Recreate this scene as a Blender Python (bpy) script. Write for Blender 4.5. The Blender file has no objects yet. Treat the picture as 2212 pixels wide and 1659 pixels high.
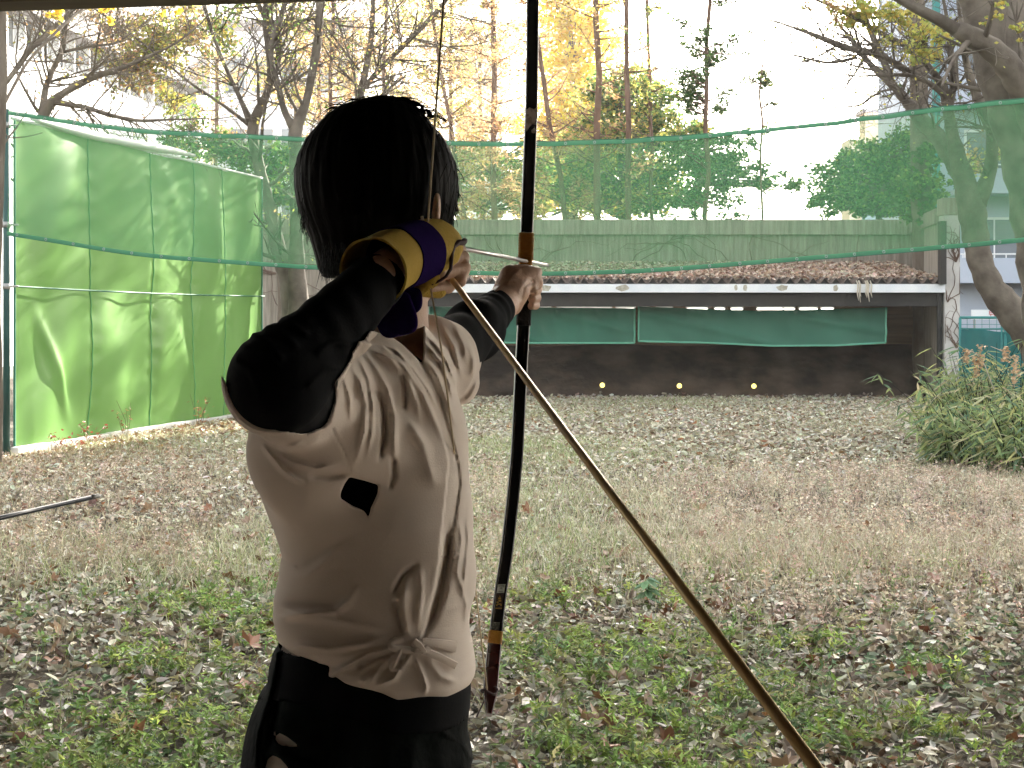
import bpy, math, random
import numpy as np
from mathutils import Vector
R = math.radians
sc = bpy.context.scene
COL = sc.collection

# ------------------------------------------------------------ camera, sky, sun, exposure
F = 3322.0      # focal length in units of the 2212-wide working picture
CX, HZ, H = 1106.0, 690.0, 1.5
cam = bpy.data.cameras.new('camera'); camo = bpy.data.objects.new('camera', cam); COL.objects.link(camo)
camo.location = (0, 0, H); camo.rotation_euler = (R(90), 0, 0)
cam.sensor_width = 36; cam.lens = 36*F/2212; cam.shift_y = (HZ-829.5)/2212
cam.clip_start = 0.02; cam.clip_end = 2000
sc.camera = camo
SUN_AZ, SUN_EL = 25.0, 24.0
wd = bpy.data.worlds.new('World'); sc.world = wd; wd.use_nodes = True
nt = wd.node_tree; bgn = nt.nodes['Background']
sky = nt.nodes.new('ShaderNodeTexSky'); sky.sky_type = 'NISHITA'; sky.sun_disc = False
sky.sun_elevation = R(SUN_EL); sky.sun_rotation = R(SUN_AZ); sky.dust_density = 3.0; sky.air_density = 1.0; sky.ozone_density = 1.0
hs = nt.nodes.new('ShaderNodeHueSaturation'); hs.inputs['Saturation'].default_value = 0.34
wm = nt.nodes.new('ShaderNodeMix'); wm.data_type = 'RGBA'; wm.blend_type = 'MULTIPLY'; wm.inputs[0].default_value = 1.0; wm.inputs[7].default_value = (1.03, 0.99, 0.92, 1)
nt.links.new(sky.outputs[0], hs.inputs['Color']); nt.links.new(hs.outputs[0], wm.inputs[6]); nt.links.new(wm.outputs[2], bgn.inputs[0]); bgn.inputs[1].default_value = 0.10
sl = bpy.data.lights.new('sun', 'SUN'); so = bpy.data.objects.new('sun', sl); COL.objects.link(so)
sl.energy = 5.0; sl.angle = R(0.55); sl.color = (1.0, 0.93, 0.80)
sdir = Vector((math.sin(R(SUN_AZ))*math.cos(R(SUN_EL)), math.cos(R(SUN_AZ))*math.cos(R(SUN_EL)), math.sin(R(SUN_EL))))
so.rotation_euler = (-sdir).to_track_quat('-Z', 'Y').to_euler(); so.location = (10, 10, 30)
sc.view_settings.view_transform = 'Standard'; sc.view_settings.look = 'None'
sc.view_settings.exposure = 3.15; sc.view_settings.gamma = 1.0
sc.render.engine = 'CYCLES'
cy = sc.cycles
cy.max_bounces = 8; cy.diffuse_bounces = 3; cy.glossy_bounces = 2; cy.transmission_bounces = 4; cy.transparent_max_bounces = 12
cy.caustics_reflective = False; cy.caustics_refractive = False; cy.use_denoising = True
cy.sample_clamp_indirect = 6

# ------------------------------------------------------------ coordinates
def W(px, py, Y):            # a direction of the working picture at depth Y -> metres
    return np.array(((px-CX)/F*Y, Y, H-(py-HZ)/F*Y))
def Wn(a):                   # rows (px,py,Y)
    a = np.asarray(a, float)
    return np.stack([(a[:,0]-CX)/F*a[:,2], a[:,2], H-(a[:,1]-HZ)/F*a[:,2]], 1)

# ------------------------------------------------------------ objects
def tag(o, label=None, cat=None, group=None, kind=None):
    if label: o['label'] = label
    if cat: o['category'] = cat
    if group: o['group'] = group
    if kind: o['kind'] = kind
    return o
def empty(name, loc, label=None, cat=None, group=None):
    o = bpy.data.objects.new(name, None); COL.objects.link(o); o.location = tuple(loc); o.empty_display_size = .1
    return tag(o, label, cat, group)
class MB:
    def __init__(s): s.v=[]; s.q=[]; s.t=[]; s.c=[]; s.n=0; s.hc=False
    def add(s, v, q=None, t=None, c=None):
        v = np.asarray(v, float).reshape(-1,3)
        if q is not None and len(q): s.q.append(np.asarray(q, int).reshape(-1,4)+s.n)
        if t is not None and len(t): s.t.append(np.asarray(t, int).reshape(-1,3)+s.n)
        s.v.append(v); s.n += len(v)
        if c is not None:
            c = np.asarray(c, float)
            s.c.append(np.broadcast_to(c, (len(v),3)).copy()); s.hc=True
        else: s.c.append(np.full((len(v),3), .5))
        return s
    def box(s, x0,x1,y0,y1,z0,z1, c=None):
        v=[(x0,y0,z0),(x1,y0,z0),(x1,y1,z0),(x0,y1,z0),(x0,y0,z1),(x1,y0,z1),(x1,y1,z1),(x0,y1,z1)]
        return s.add(v, [(0,3,2,1),(4,5,6,7),(0,1,5,4),(1,2,6,5),(2,3,7,6),(3,0,4,7)], None, c)
    def obox(s, p, ax, ay, az, c=None):   # box from corner with three edge vectors
        p,ax,ay,az=[np.asarray(k,float) for k in (p,ax,ay,az)]
        v=[p,p+ax,p+ax+ay,p+ay,p+az,p+ax+az,p+ax+ay+az,p+ay+az]
        return s.add(v, [(0,3,2,1),(4,5,6,7),(0,1,5,4),(1,2,6,5),(2,3,7,6),(3,0,4,7)], None, c)
    def tube(s, pts, rad, n=6, c=None, cap=True):
        p=np.asarray(pts,float); m=len(p); r=np.broadcast_to(np.asarray(rad,float),(m,))
        t=np.gradient(p,axis=0); t/= (np.linalg.norm(t,axis=1,keepdims=True)+1e-12)
        ref=np.array((0.,0,1)) if abs(t[:,2]).mean()<.85 else np.array((1.,0,0))
        a=np.cross(t,ref); a/=(np.linalg.norm(a,axis=1,keepdims=True)+1e-12); b=np.cross(t,a)
        th=np.arange(n)*2*np.pi/n
        v=p[:,None]+r[:,None,None]*(np.cos(th)[None,:,None]*a[:,None]+np.sin(th)[None,:,None]*b[:,None])
        i=np.arange(m-1)[:,None]*n; j=np.arange(n)[None]; k=(j+1)%n
        q=np.stack([i+j,i+k,i+n+k,i+n+j],-1).reshape(-1,4)
        v=v.reshape(-1,3); tr=None
        if cap and n>=3:
            v=np.vstack([v,p[:1],p[-1:]]); j=np.arange(n); k=(j+1)%n; e=(m-1)*n
            tr=np.vstack([np.stack([k,j,np.full(n,m*n)],1), np.stack([e+j,e+k,np.full(n,m*n+1)],1)])
        return s.add(v,q,tr,c)
    def grid(s, P, c=None, closed=False):     # P (m,n,3) -> quads
        P=np.asarray(P,float); m,n=P.shape[:2]
        i=np.arange(m-1)[:,None]*n
        j=np.arange(n if closed else n-1)[None]; k=(j+1)%n
        q=np.stack([i+j,i+k,i+n+k,i+n+j],-1).reshape(-1,4)
        return s.add(P.reshape(-1,3), q, None, c)
    def build(s, name, mat, parent=None, smooth=False, bevel=0):
        v=np.vstack(s.v); q=np.vstack(s.q) if s.q else np.zeros((0,4),int); t=np.vstack(s.t) if s.t else np.zeros((0,3),int)
        me=bpy.data.meshes.new(name); me.vertices.add(len(v)); me.vertices.foreach_set('co', v.astype(np.float32).ravel())
        nl=len(q)*4+len(t)*3; me.loops.add(nl); me.polygons.add(len(q)+len(t))
        me.loops.foreach_set('vertex_index', np.concatenate([q.ravel(),t.ravel()]).astype(np.int32))
        ls=np.concatenate([np.arange(len(q))*4, len(q)*4+np.arange(len(t))*3]).astype(np.int32)
        me.polygons.foreach_set('loop_start', ls)
        me.polygons.foreach_set('use_smooth', np.full(len(ls), bool(smooth)))
        me.update(calc_edges=True); me.validate()
        if s.hc:
            ca=me.color_attributes.new('col','FLOAT_COLOR','POINT'); cc=np.hstack([np.vstack(s.c), np.ones((len(v),1))])
            ca.data.foreach_set('color', cc.astype(np.float32).ravel())
        if mat: me.materials.append(mat)
        o=bpy.data.objects.new(name, me); COL.objects.link(o)
        if parent is not None:
            o.parent=parent; o.matrix_parent_inverse=bpymat(parent)
        if bevel:
            b=o.modifiers.new('bevel','BEVEL'); b.width=bevel; b.segments=2; b.limit_method='ANGLE'
        return o
def bpymat(p):          # everything is built in world coordinates
    from mathutils import Matrix
    return Matrix.Translation(p.location).inverted()

# ------------------------------------------------------------ materials
def ramp(nt, fac, c0, c1, p0=0.3, p1=0.7):
    r=nt.nodes.new('ShaderNodeValToRGB'); e=r.color_ramp.elements
    e[0].position=p0; e[1].position=p1; e[0].color=(*c0,1); e[1].color=(*c1,1)
    nt.links.new(fac, r.inputs[0]); return r.outputs[0]
def mat(name, c0, c1=None, rough=.8, scale=5, detail=6, bump=0, bscale=None, metal=0, spec=.3, trans=0, attr=False,
        stretch=None, p0=.3, p1=.7, emit=None, alpha=None, coat=0, sheen=0):
    m=bpy.data.materials.new(name); m.use_nodes=True; t=m.node_tree; b=t.nodes['Principled BSDF']; out=t.nodes['Material Output']
    b.inputs['Roughness'].default_value=rough; b.inputs['Metallic'].default_value=metal
    b.inputs['Specular IOR Level'].default_value=spec; b.inputs['Coat Weight'].default_value=coat
    b.inputs['Sheen Weight'].default_value=sheen
    tc=t.nodes.new('ShaderNodeTexCoord'); mp=t.nodes.new('ShaderNodeMapping'); t.links.new(tc.outputs['Object'], mp.inputs[0])
    if stretch: mp.inputs['Scale'].default_value=stretch
    csrc=None
    if attr:
        a=t.nodes.new('ShaderNodeVertexColor'); a.layer_name='col'; csrc=a.outputs[0]
    elif c1 is not None:
        n=t.nodes.new('ShaderNodeTexNoise'); n.inputs['Scale'].default_value=scale; n.inputs['Detail'].default_value=detail
        t.links.new(mp.outputs[0], n.inputs[0]); csrc=ramp(t, n.outputs[0], c0, c1, p0, p1)
    if csrc is not None: t.links.new(csrc, b.inputs['Base Color'])
    else: b.inputs['Base Color'].default_value=(*c0,1)
    if bump:
        n=t.nodes.new('ShaderNodeTexNoise'); n.inputs['Scale'].default_value=bscale or scale*3; n.inputs['Detail'].default_value=8
        t.links.new(mp.outputs[0], n.inputs[0]); bu=t.nodes.new('ShaderNodeBump'); bu.inputs['Strength'].default_value=bump; bu.inputs['Distance'].default_value=.02
        t.links.new(n.outputs[0], bu.inputs['Height']); t.links.new(bu.outputs[0], b.inputs['Normal'])
    last=b.outputs[0]
    if emit: 
        b.inputs['Emission Color'].default_value=(*emit[0],1); b.inputs['Emission Strength'].default_value=emit[1]
    if trans:
        tr=t.nodes.new('ShaderNodeBsdfTranslucent'); mx=t.nodes.new('ShaderNodeMixShader'); mx.inputs[0].default_value=trans
        if csrc is not None: t.links.new(csrc, tr.inputs[0])
        else: tr.inputs[0].default_value=(*c0,1)
        t.links.new(last, mx.inputs[1]); t.links.new(tr.outputs[0], mx.inputs[2]); last=mx.outputs[0]
    if alpha is not None:
        tp=t.nodes.new('ShaderNodeBsdfTransparent'); mx=t.nodes.new('ShaderNodeMixShader'); mx.inputs[0].default_value=alpha
        t.links.new(tp.outputs[0], mx.inputs[1]); t.links.new(last, mx.inputs[2]); last=mx.outputs[0]
    t.links.new(last, out.inputs[0]); return m
def uneven(m, lo, hi, scale):      # cloth whose weave is denser in places
    t=m.node_tree; mx=[n for n in t.nodes if n.type=='MIX_SHADER'][-1]; tc=t.nodes.new('ShaderNodeTexCoord'); n=t.nodes.new('ShaderNodeTexNoise'); n.inputs['Scale'].default_value=scale; n.inputs['Detail'].default_value=5
    mr=t.nodes.new('ShaderNodeMapRange'); mr.inputs[1].default_value=.3; mr.inputs[2].default_value=.7; mr.inputs[3].default_value=lo; mr.inputs[4].default_value=hi
    t.links.new(tc.outputs['Object'],n.inputs[0]); t.links.new(n.outputs[0],mr.inputs[0]); t.links.new(mr.outputs[0],mx.inputs[0])
rng=np.random.default_rng(7)

# ------------------------------------------------------------ leaf and blade scatter
def rotm(az, tilt, roll):
    ca,sa=np.cos(az),np.sin(az); ct,st=np.cos(tilt),np.sin(tilt); cr,sr=np.cos(roll),np.sin(roll)
    z=np.zeros_like(az); o=np.ones_like(az)
    Rz=np.stack([ca,-sa,z, sa,ca,z, z,z,o],-1).reshape(-1,3,3)
    Rx=np.stack([o,z,z, z,ct,-st, z,st,ct],-1).reshape(-1,3,3)
    Ry=np.stack([cr,z,sr, z,o,z, -sr,z,cr],-1).reshape(-1,3,3)
    return Rz@Rx@Ry
LEAF=np.array([(-.5,0,0),(-.18,.24,.08),(-.12,0,-.02),(-.18,-.24,.08),(.22,.2,.1),(.2,0,0),(.22,-.2,.1),(.52,0,.06)])
LEAFT=np.array([(0,2,1),(0,3,2),(1,2,5),(1,5,4),(2,3,6),(2,6,5),(4,5,7),(5,6,7)])
DIA=np.array([(-.5,0,0),(0,-.28,.04),(.5,0,0),(0,.28,.04)]); DIAQ=np.array([(0,1,2,3)])
def scatter(mb, pos, size, az, tilt, roll, cols, tmpl=LEAF, tri=LEAFT, quad=None, curl=None, axis=None):
    n=len(pos); M=rotm(az,tilt,roll); T=np.repeat(tmpl[None],n,0).copy()
    if curl is not None: T[:,:,2]+= curl[:,None]*(T[:,:,1]**2*2.2+T[:,:,0]**2*.9)
    V=np.einsum('nij,nkj->nki',M,T)*size[:,None,None]+pos[:,None]
    k=len(tmpl); off=np.arange(n)[:,None,None]*k
    mb.add(V.reshape(-1,3), (quad[None]+off).reshape(-1,4) if quad is not None else None,
           (tri[None]+off).reshape(-1,3) if quad is None else None, np.repeat(cols,k,0))
def blades(mb, pos, h, w, lean, az, cols):
    n=len(pos); d=np.stack([np.cos(az),np.sin(az),0*az],1); s=np.stack([-np.sin(az),np.cos(az),0*az],1)
    # side vector random relative to lean
    ph=rng.uniform(0,np.pi*2,n); s=np.stack([np.cos(ph),np.sin(ph),0*ph],1)
    up=np.array((0,0,1.))
    p0=pos; p1=pos+up*(h*.55)[:,None]+d*(lean*.3*h)[:,None]; p2=pos+up*(h*np.sqrt(np.clip(1-lean**2*.6,.1,1)))[:,None]+d*(lean*h)[:,None]
    V=np.stack([p0-s*w[:,None]*.5,p0+s*w[:,None]*.5,p1+s*w[:,None]*.42,p1-s*w[:,None]*.42,p2],1)
    off=np.arange(n)[:,None]*5
    mb.add(V.reshape(-1,3), np.array([[0,1,2,3]])+off, np.array([[3,2,4]])+off, np.repeat(cols,5,0))
def pick(pal, n, jit=.18):
    pal=np.array(pal); wts=pal[:,3]/pal[:,3].sum(); i=rng.choice(len(pal), n, p=wts)
    return np.clip(pal[i,:3]*(1+rng.normal(0,jit,(n,1)))*(1+rng.normal(0,.05,(n,3))),0.005,.9)
def sm(x,a,b):
    t=np.clip((x-a)/(b-a),0,1); return t*t*(3-2*t)
def vnoise(x,y,s,seed=0):      # cheap smooth noise in metres
    r=np.random.default_rng(seed); g=r.random((64,64)); u=(x*s)%64; v=(y*s)%64
    i=np.floor(u).astype(int); j=np.floor(v).astype(int); fu=sm(u-i,0,1); fv=sm(v-j,0,1); i2=(i+1)%64; j2=(j+1)%64; i%=64; j%=64
    return (g[i,j]*(1-fu)+g[i2,j]*fu)*(1-fv)+(g[i,j2]*(1-fu)+g[i2,j2]*fu)*fv
# ============================================================ GROUND
M={}
def gz(x,y):
    return (vnoise(x+60,y+60,.9,1)-.5)*.05*sm(y,4,7)*(1-sm(y,26,28)) + (vnoise(x+60,y+60,.25,2)-.5)*.08*sm(y,5,9)*(1-sm(y,24,28))
gx=np.unique(np.concatenate([np.linspace(-400,-30,14),np.linspace(-30,30,161),np.linspace(30,400,14)]))
gy=np.unique(np.concatenate([np.linspace(-60,-2,12),np.linspace(-2,34,120),np.linspace(34,700,24)]))
GX,GY=np.meshgrid(gx,gy); mb=MB(); mb.grid(np.stack([GX,GY,gz(GX,GY)],-1))
M['soil']=mat('soil',(.035,.028,.018),(.085,.068,.045),.95,3,8,bump=.6,bscale=30)
g=mb.build('ground',M['soil'],smooth=True); g['kind']='structure'

# ---- fallen leaves
def ypos(n,y0,y1,a=1.0,xl=-.46,xr=.44):
    u=rng.random(n); k=a+1
    y=(y0**k+u*(y1**k-y0**k))**(1/k) if abs(k)>1e-6 else y0*(y1/y0)**u
    x=rng.uniform(xl,xr,n)*y
    keep=(x> -5.25+ (y-16.3)*.225 - .9*(y<16)) | (y<15.6)
    return x[keep],y[keep]
M['leaf']=mat('dead_leaf',(.3,.2,.1),rough=.42,attr=True,trans=.10,spec=.55)
mb=MB()
x,y=ypos(205000,4.4,28.4,.62)
n=len(x); patch=vnoise(x+60,y+60,.5,5)
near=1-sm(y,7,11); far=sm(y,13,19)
keep=rng.random(n) < np.clip(.45+.55*near*(patch>.3)+.7*far - .25*(sm(y,8,10)*(1-far))*sm(x,0,2),0,1)
x,y=x[keep],y[keep]; n=len(x)
pal=[(.62,.57,.50,3.8),(.49,.43,.35,2.5),(.35,.27,.20,1.6),(.19,.11,.07,1.0),(.43,.37,.27,1.5),(.62,.58,.55,1.2),(.36,.17,.08,.3)]
cols=pick(pal,n); wl=sm(-x,2.5,5)*sm(y,12,16)
warm=pick([(.30,.17,.09,1),(.22,.13,.09,1),(.38,.25,.12,.6)],n); mk=rng.random(n)<wl*.7; cols[mk]=warm[mk]
size=rng.uniform(.028,.072,n)*(1+.3*far[keep])
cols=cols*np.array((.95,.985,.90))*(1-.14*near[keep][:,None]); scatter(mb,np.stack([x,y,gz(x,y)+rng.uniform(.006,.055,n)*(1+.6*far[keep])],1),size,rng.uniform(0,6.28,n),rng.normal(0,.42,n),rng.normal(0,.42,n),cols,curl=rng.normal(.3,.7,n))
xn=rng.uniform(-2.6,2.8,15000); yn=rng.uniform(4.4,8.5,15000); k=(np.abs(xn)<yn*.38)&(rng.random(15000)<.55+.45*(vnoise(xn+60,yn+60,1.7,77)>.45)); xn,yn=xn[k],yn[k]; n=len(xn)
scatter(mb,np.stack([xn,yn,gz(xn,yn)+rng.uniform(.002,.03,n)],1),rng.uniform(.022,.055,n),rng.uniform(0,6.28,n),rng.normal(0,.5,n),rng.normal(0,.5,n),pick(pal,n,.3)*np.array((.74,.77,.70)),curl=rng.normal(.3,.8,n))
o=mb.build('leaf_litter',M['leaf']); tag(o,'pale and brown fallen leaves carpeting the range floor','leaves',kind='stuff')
# ---- big plane-tree leaves, brown, curled
PL=[]
for k in range(15):
    a=k*2*np.pi/15; r=[.5,.25,.42,.22,.36][k%5]*(1 if k%3 else 1.05); PL.append((r*math.cos(a),r*math.sin(a),.1*math.sin(a*3)+.05))
PL=np.array([(0,0,0)]+PL); PLT=np.array([(0,1+k,1+(k+1)%15) for k in range(15)])
mb=MB(); x,y=ypos(330,4.6,12,.8); n=len(x)
scatter(mb,np.stack([x,y,gz(x,y)+rng.uniform(.02,.06,n)],1),rng.uniform(.09,.15,n),rng.uniform(0,6.28,n),rng.normal(0,.45,n),rng.normal(0,.45,n),
  pick([(.22,.10,.05,2),(.32,.20,.13,1.5),(.42,.34,.28,1),(.14,.06,.035,1)],n),tmpl=PL,tri=PLT,curl=rng.normal(.25,.35,n))
o=mb.build('plane_leaf_litter',M['leaf']); tag(o,'large lobed brown leaves lying curled among the near weeds','leaves',kind='stuff')

# ---- grass, dry and green
M['grass']=mat('grass',(.2,.2,.1),rough=.8,attr=True,trans=.18,spec=.2)
mb=MB(); x,y=ypos(335000,4.5,28,.35); n=len(x); p1=vnoise(x+60,y+60,.35,11); p2=vnoise(x+60,y+60,1.3,12)
dens=.25+.85*sm(y,7.5,9.5)*(1-sm(y,15,21)*.55); dens*=(.45+.9*p2); dens=dens*(.22+.78*sm(y,7.2,9.2))*(1-.25*sm(y,20,25))*np.where(p1<.3,.5,1)
k=rng.random(n)<dens*1.1; x,y,p1,p2=x[k],y[k],p1[k],p2[k]; n=len(x)
dry=pick([(.58,.54,.41,3),(.66,.60,.48,2),(.50,.43,.33,2),(.38,.29,.21,.7)],n)
grn=pick([(.20,.27,.09,2),(.31,.36,.16,2),(.42,.45,.26,2)],n)
gmix=np.clip(.35*sm(-(y-9.5),0,4)+.45*p1+.30*sm(y,11,17)*(x>-1.5)-.25*sm(x,1,3),0,1)
c=np.where((rng.random(n)<gmix)[:,None],grn,dry); pink=(x/y>.07)&(y>7)&(y<15)&(rng.random(n)<.5); c[pink]=pick([(.62,.54,.44,1),(.52,.43,.35,1)],int(pink.sum()))
brn=(x<-2)&(y>9)&(y<17)&(rng.random(n)<.6); c[brn]=pick([(.46,.38,.28,1),(.38,.30,.22,1)],int(brn.sum()))
h=rng.uniform(.03,.125,n)*(.6+.7*p1)*(1+.3*((x>.8)&(y>7)&(y<14))); sc_w=.0028+.00042*y
c=c*np.array((.96,1.,.92)); blades(mb,np.stack([x,y,gz(x,y)],1),h*1.35,sc_w*rng.uniform(.4,.9,n),rng.uniform(.35,1.25,n),rng.uniform(0,6.28,n),c)
o=mb.build('dry_grass',M['grass']); tag(o,'thin straw coloured dry grass with green shoots covering the range','grass',kind='stuff')

# ---- dry seed-spike weeds (stem with short side bits), right middle
mb=MB(); x,y=ypos(4200,6.0,15,.8,-.1,.40); left,ly=ypos(700,8.5,15.5,.8,-.4,-.2); x=np.r_[x,left]; y=np.r_[y,ly]
wgt=np.where(x>0,sm(x/y,.04,.2)*.9,.6)*sm(y,6,8.5); k=rng.random(len(x))<wgt; x,y=x[k],y[k]; n=len(x)
hh=rng.uniform(.07,.26,n)*(1+.35*(rng.random(n)<.06)); base=np.stack([x,y,gz(x,y)],1)
cs=pick([(.42,.31,.23,1),(.56,.46,.36,2),(.62,.54,.42,1.5)],n)
blades(mb,base,hh,np.full(n,.004),rng.uniform(.0,.35,n),rng.uniform(0,6.28,n),cs*.8)
for q in range(18):
    f=rng.uniform(.2,1,n); pos=base+np.stack([rng.normal(0,.024,n),rng.normal(0,.024,n),hh*f*.95],1)
    scatter(mb,pos,rng.uniform(.012,.032,n),rng.uniform(0,6.28,n),rng.uniform(-1.3,1.3,n),rng.uniform(-1,1,n),cs,tmpl=DIA,quad=DIAQ)
o=mb.build('seeded_weeds',M['grass']); tag(o,'pinkish tan dried seed spikes standing thick on the range','weeds',kind='stuff')

# ---- green feathery weeds near the hall
mb=MB(); N=[]
cen=[(-1.62,7.9,.32),(-1.25,7.3,.25),(-.9,8.4,.3),(-1.5,6.6,.25),(-.95,6.2,.25),(-1.05,9.6,.25),(.4,6.5,.4),(.75,6.9,.35),(1.0,6.0,.35),(.55,5.7,.35),(.3,5.3,.3),
     (1.35,6.9,.25),(.15,6.9,.3),(1.1,5.4,.3),(-1.3,5.6,.3),(-.75,5.4,.25),(.75,8.2,.2),(1.75,6.4,.2),(-1.4,5.0,.25),(.2,8.0,.22),(1.5,5.5,.25),(-.6,7.2,.25),(.5,4.9,.3),(-1.0,4.9,.3)]
for cx_,cy_,r_ in cen:
    r_*=.8 if cx_<.9 else .45; m=int(330*r_); N.append(np.stack([rng.normal(cx_,r_*.75,m),rng.normal(cy_,r_*.9,m)],1))
N.append(np.stack([rng.uniform(-2.4,2.6,420),rng.uniform(4.6,9.2,420)],1))
N=np.vstack(N); n=len(N)
gcol=pick([(.18,.28,.08,3),(.27,.37,.10,2),(.36,.44,.11,1.2),(.16,.23,.12,1.5),(.36,.36,.14,.8)],n,.15)
hh=rng.uniform(.03,.13,n); base=np.stack([N[:,0],N[:,1],gz(N[:,0],N[:,1])],1)
for q in range(15):
    a=rng.uniform(0,6.28,n); rr=rng.uniform(.0,.045,n); pos=base+np.stack([np.cos(a)*rr,np.sin(a)*rr,hh*rng.uniform(.4,1,n)],1)
    scatter(mb,pos,rng.uniform(.018,.05,n),a,rng.normal(0,.4,n),rng.normal(-.2,.5,n),gcol*rng.uniform(.8,1.2,(n,1)),tmpl=DIA*np.array([1,.55,1]),quad=DIAQ)
blades(mb,base,hh,np.full(n,.004),rng.uniform(0,.4,n),rng.uniform(0,6.28,n),gcol*.8)
# broad low leaves (plantain-like)
x=rng.uniform(-2.6,2.8,3400); y=rng.uniform(4.5,8.6,3400); k=vnoise(x+60,y+60,1.1,21)>.5; x,y=x[k],y[k]; n=len(x)
scatter(mb,np.stack([x,y,gz(x,y)+rng.uniform(.01,.05,n)],1),rng.uniform(.03,.075,n),rng.uniform(0,6.28,n),rng.normal(0,.35,n),rng.normal(0,.35,n),
   pick([(.10,.17,.08,2),(.15,.23,.10,2),(.22,.27,.18,1)],n),curl=rng.normal(0,.4,n))
o=mb.build('green_weeds',M['grass']); tag(o,'bright green feathery weeds and low leaves nearest the hall','weeds',kind='stuff')
# one taller seedling standing out
t=empty('seedling',W(1398,1330,7.75)*np.array([1,1,0]),'small blue-green seedling standing alone above the dry grass right of the bow','plant')
mb=MB(); b=np.array(t.location); mb.tube([b,b+(0,0,.10),b+(.01,0,.17)],[.004,.003,.002],5,(.2,.25,.1)); mb.build('stem',M['grass'],t)
mb=MB(); n=14; a=np.linspace(0,6.28*2,n); scatter(mb,b+np.stack([np.cos(a)*.035,np.sin(a)*.035,np.linspace(.08,.18,n)],1),np.full(n,.085),a,np.full(n,.1),np.full(n,.5),pick([(.17,.27,.16,1)],n)); mb.build('foliage',M['grass'],t)

# ============================================================ TARGET SHELTER
M['conc']=mat('board_marked_concrete',(.19,.165,.135),(.36,.32,.27),.9,3,8,bump=.5,stretch=(6,6,.5),bscale=8)
M['concw']=mat('weathered_concrete',(.42,.40,.38),(.60,.58,.56),.9,2.2,8,bump=.3)
M['blk']=mat('black_steel',(.02,.02,.02),(.035,.033,.03),.6,4)
M['white']=mat('chipped_white_paint',(.62,.66,.72),(.78,.80,.82),.6,2,4,p0=.2,p1=.5)
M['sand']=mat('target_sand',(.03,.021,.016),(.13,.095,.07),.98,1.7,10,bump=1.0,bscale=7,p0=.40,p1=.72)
M['wood']=mat('old_board',(.16,.10,.06),(.28,.19,.12),.85,2,6,stretch=(.4,1,8))
M['roofm']=mat('rusted_roofing',(.06,.05,.045),(.14,.11,.09),.9,3)
M['cloth']=mat('green_cloth',(.05,.17,.12),(.065,.21,.15),.85,1.5,4,trans=.2,bump=.15,bscale=60)
M['clothhem']=mat('pale_green_hem',(.18,.50,.36),rough=.8,trans=.2)
YW=30.3; zt=3.46
conc=empty('concrete_wall',(2,YW,0),'tall board marked concrete wall behind the target shelter roof','wall')
xl=(560-CX)/F*YW; xr=(1968-CX)/F*YW
mb=MB(); mb.box(xl,xr+.25,YW,YW+.25,0,zt-.30)
for k in range(52):      # board marks as shallow fins
    xx=xl+.1+(xr-xl-.2)*k/52; mb.box(xx,xx+.13,YW-.012-.006*(k%3),YW+.01,.9,zt-.33)
mb.build('wall_face',M['conc'],conc)
mb=MB(); mb.box(xl-.05,xr+.02,YW-.10,YW+.30,zt-.298,zt); mb.build('coping',M['conc'],conc,bevel=.01)
side=empty('concrete_wall',(7.8,28.4,0),'short concrete side wall running from the back wall to the white pillar','wall')
p=W(2037,440,26.9); x0=p[0]
mb=MB(); mb.add([(xr,YW-.105,0),(xr+.22,YW-.105,0),(x0+.22,27.2,0),(x0+.0,27.2,0),(xr,YW-.105,zt-.27),(xr+.22,YW-.105,zt-.27),(x0+.22,27.2,zt-.27),(x0,27.2,zt-.27)],
   [(0,3,2,1),(4,5,6,7),(0,1,5,4),(1,2,6,5),(2,3,7,6),(3,0,4,7)]); mb.build('wall_face',M['conc'],side)
mb=MB(); mb.add([(xr-.06,YW-.105,zt-.268),(xr+.27,YW-.105,zt-.268),(x0+.27,27.2,zt-.268),(x0-.06,27.2,zt-.268),(xr-.06,YW-.105,zt),(xr+.27,YW-.105,zt),(x0+.27,27.2,zt),(x0-.06,27.2,zt)],
   [(0,3,2,1),(4,5,6,7),(0,1,5,4),(1,2,6,5),(2,3,7,6),(3,0,4,7)]); mb.build('coping',M['conc'],side,bevel=.01)
pil=empty('concrete_pillar',(x0+.15,26.9,0),'pale vine covered concrete pillar at the right end of the shelter','pillar')
mb=MB(); mb.box(x0,x0+.27,26.8,27.18,-.1,3.32); mb.build('shaft',M['concw'],pil,bevel=.01)
mb=MB(); mb.box(x0-.03,x0+.30,26.77,27.19,3.322,3.62); mb.build('cap',M['conc'],pil,bevel=.01)
pil2=empty('concrete_pillar',((918-CX)/F*27,27,0),'pale concrete pillar at the left end of the shelter beside the archer\'s chin','pillar')
mb=MB(); xx=(912-CX)/F*27; mb.box(xx,xx+.11,26.95,27.15,0,2.0); mb.build('shaft',M['concw'],pil2,bevel=.008)
M['vine']=mat('dry_vine',(.10,.065,.05),(.2,.14,.11),.9)
def vine(name,label,pts,n,spread,rad,plane):
    mb=MB()
    for k in range(n):
        i=rng.integers(len(pts)); p=np.array(pts[i],float); a=rng.uniform(-.6,.6)+ (np.pi/2 if plane=='v' else (0 if rng.random()<.5 else np.pi)); P=[p.copy()]
        for s in range(rng.integers(6,16)):
            a+=rng.normal(0,.45); p=p+np.array((math.cos(a),0,math.sin(a)))*spread*rng.uniform(.5,1.2); p[1]=pts[i][1]+rng.uniform(-.004,.004)
            p[2]=np.clip(p[2],.15,3.38); 
            if plane=='v': p[0]=np.clip(p[0],x0+.01,x0+.26)
            P.append(p.copy())
        mb.tube(P,np.linspace(rad,rad*.3,len(P)),4)
    tag(mb.build(name,M['vine']),label,'vine')
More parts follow.
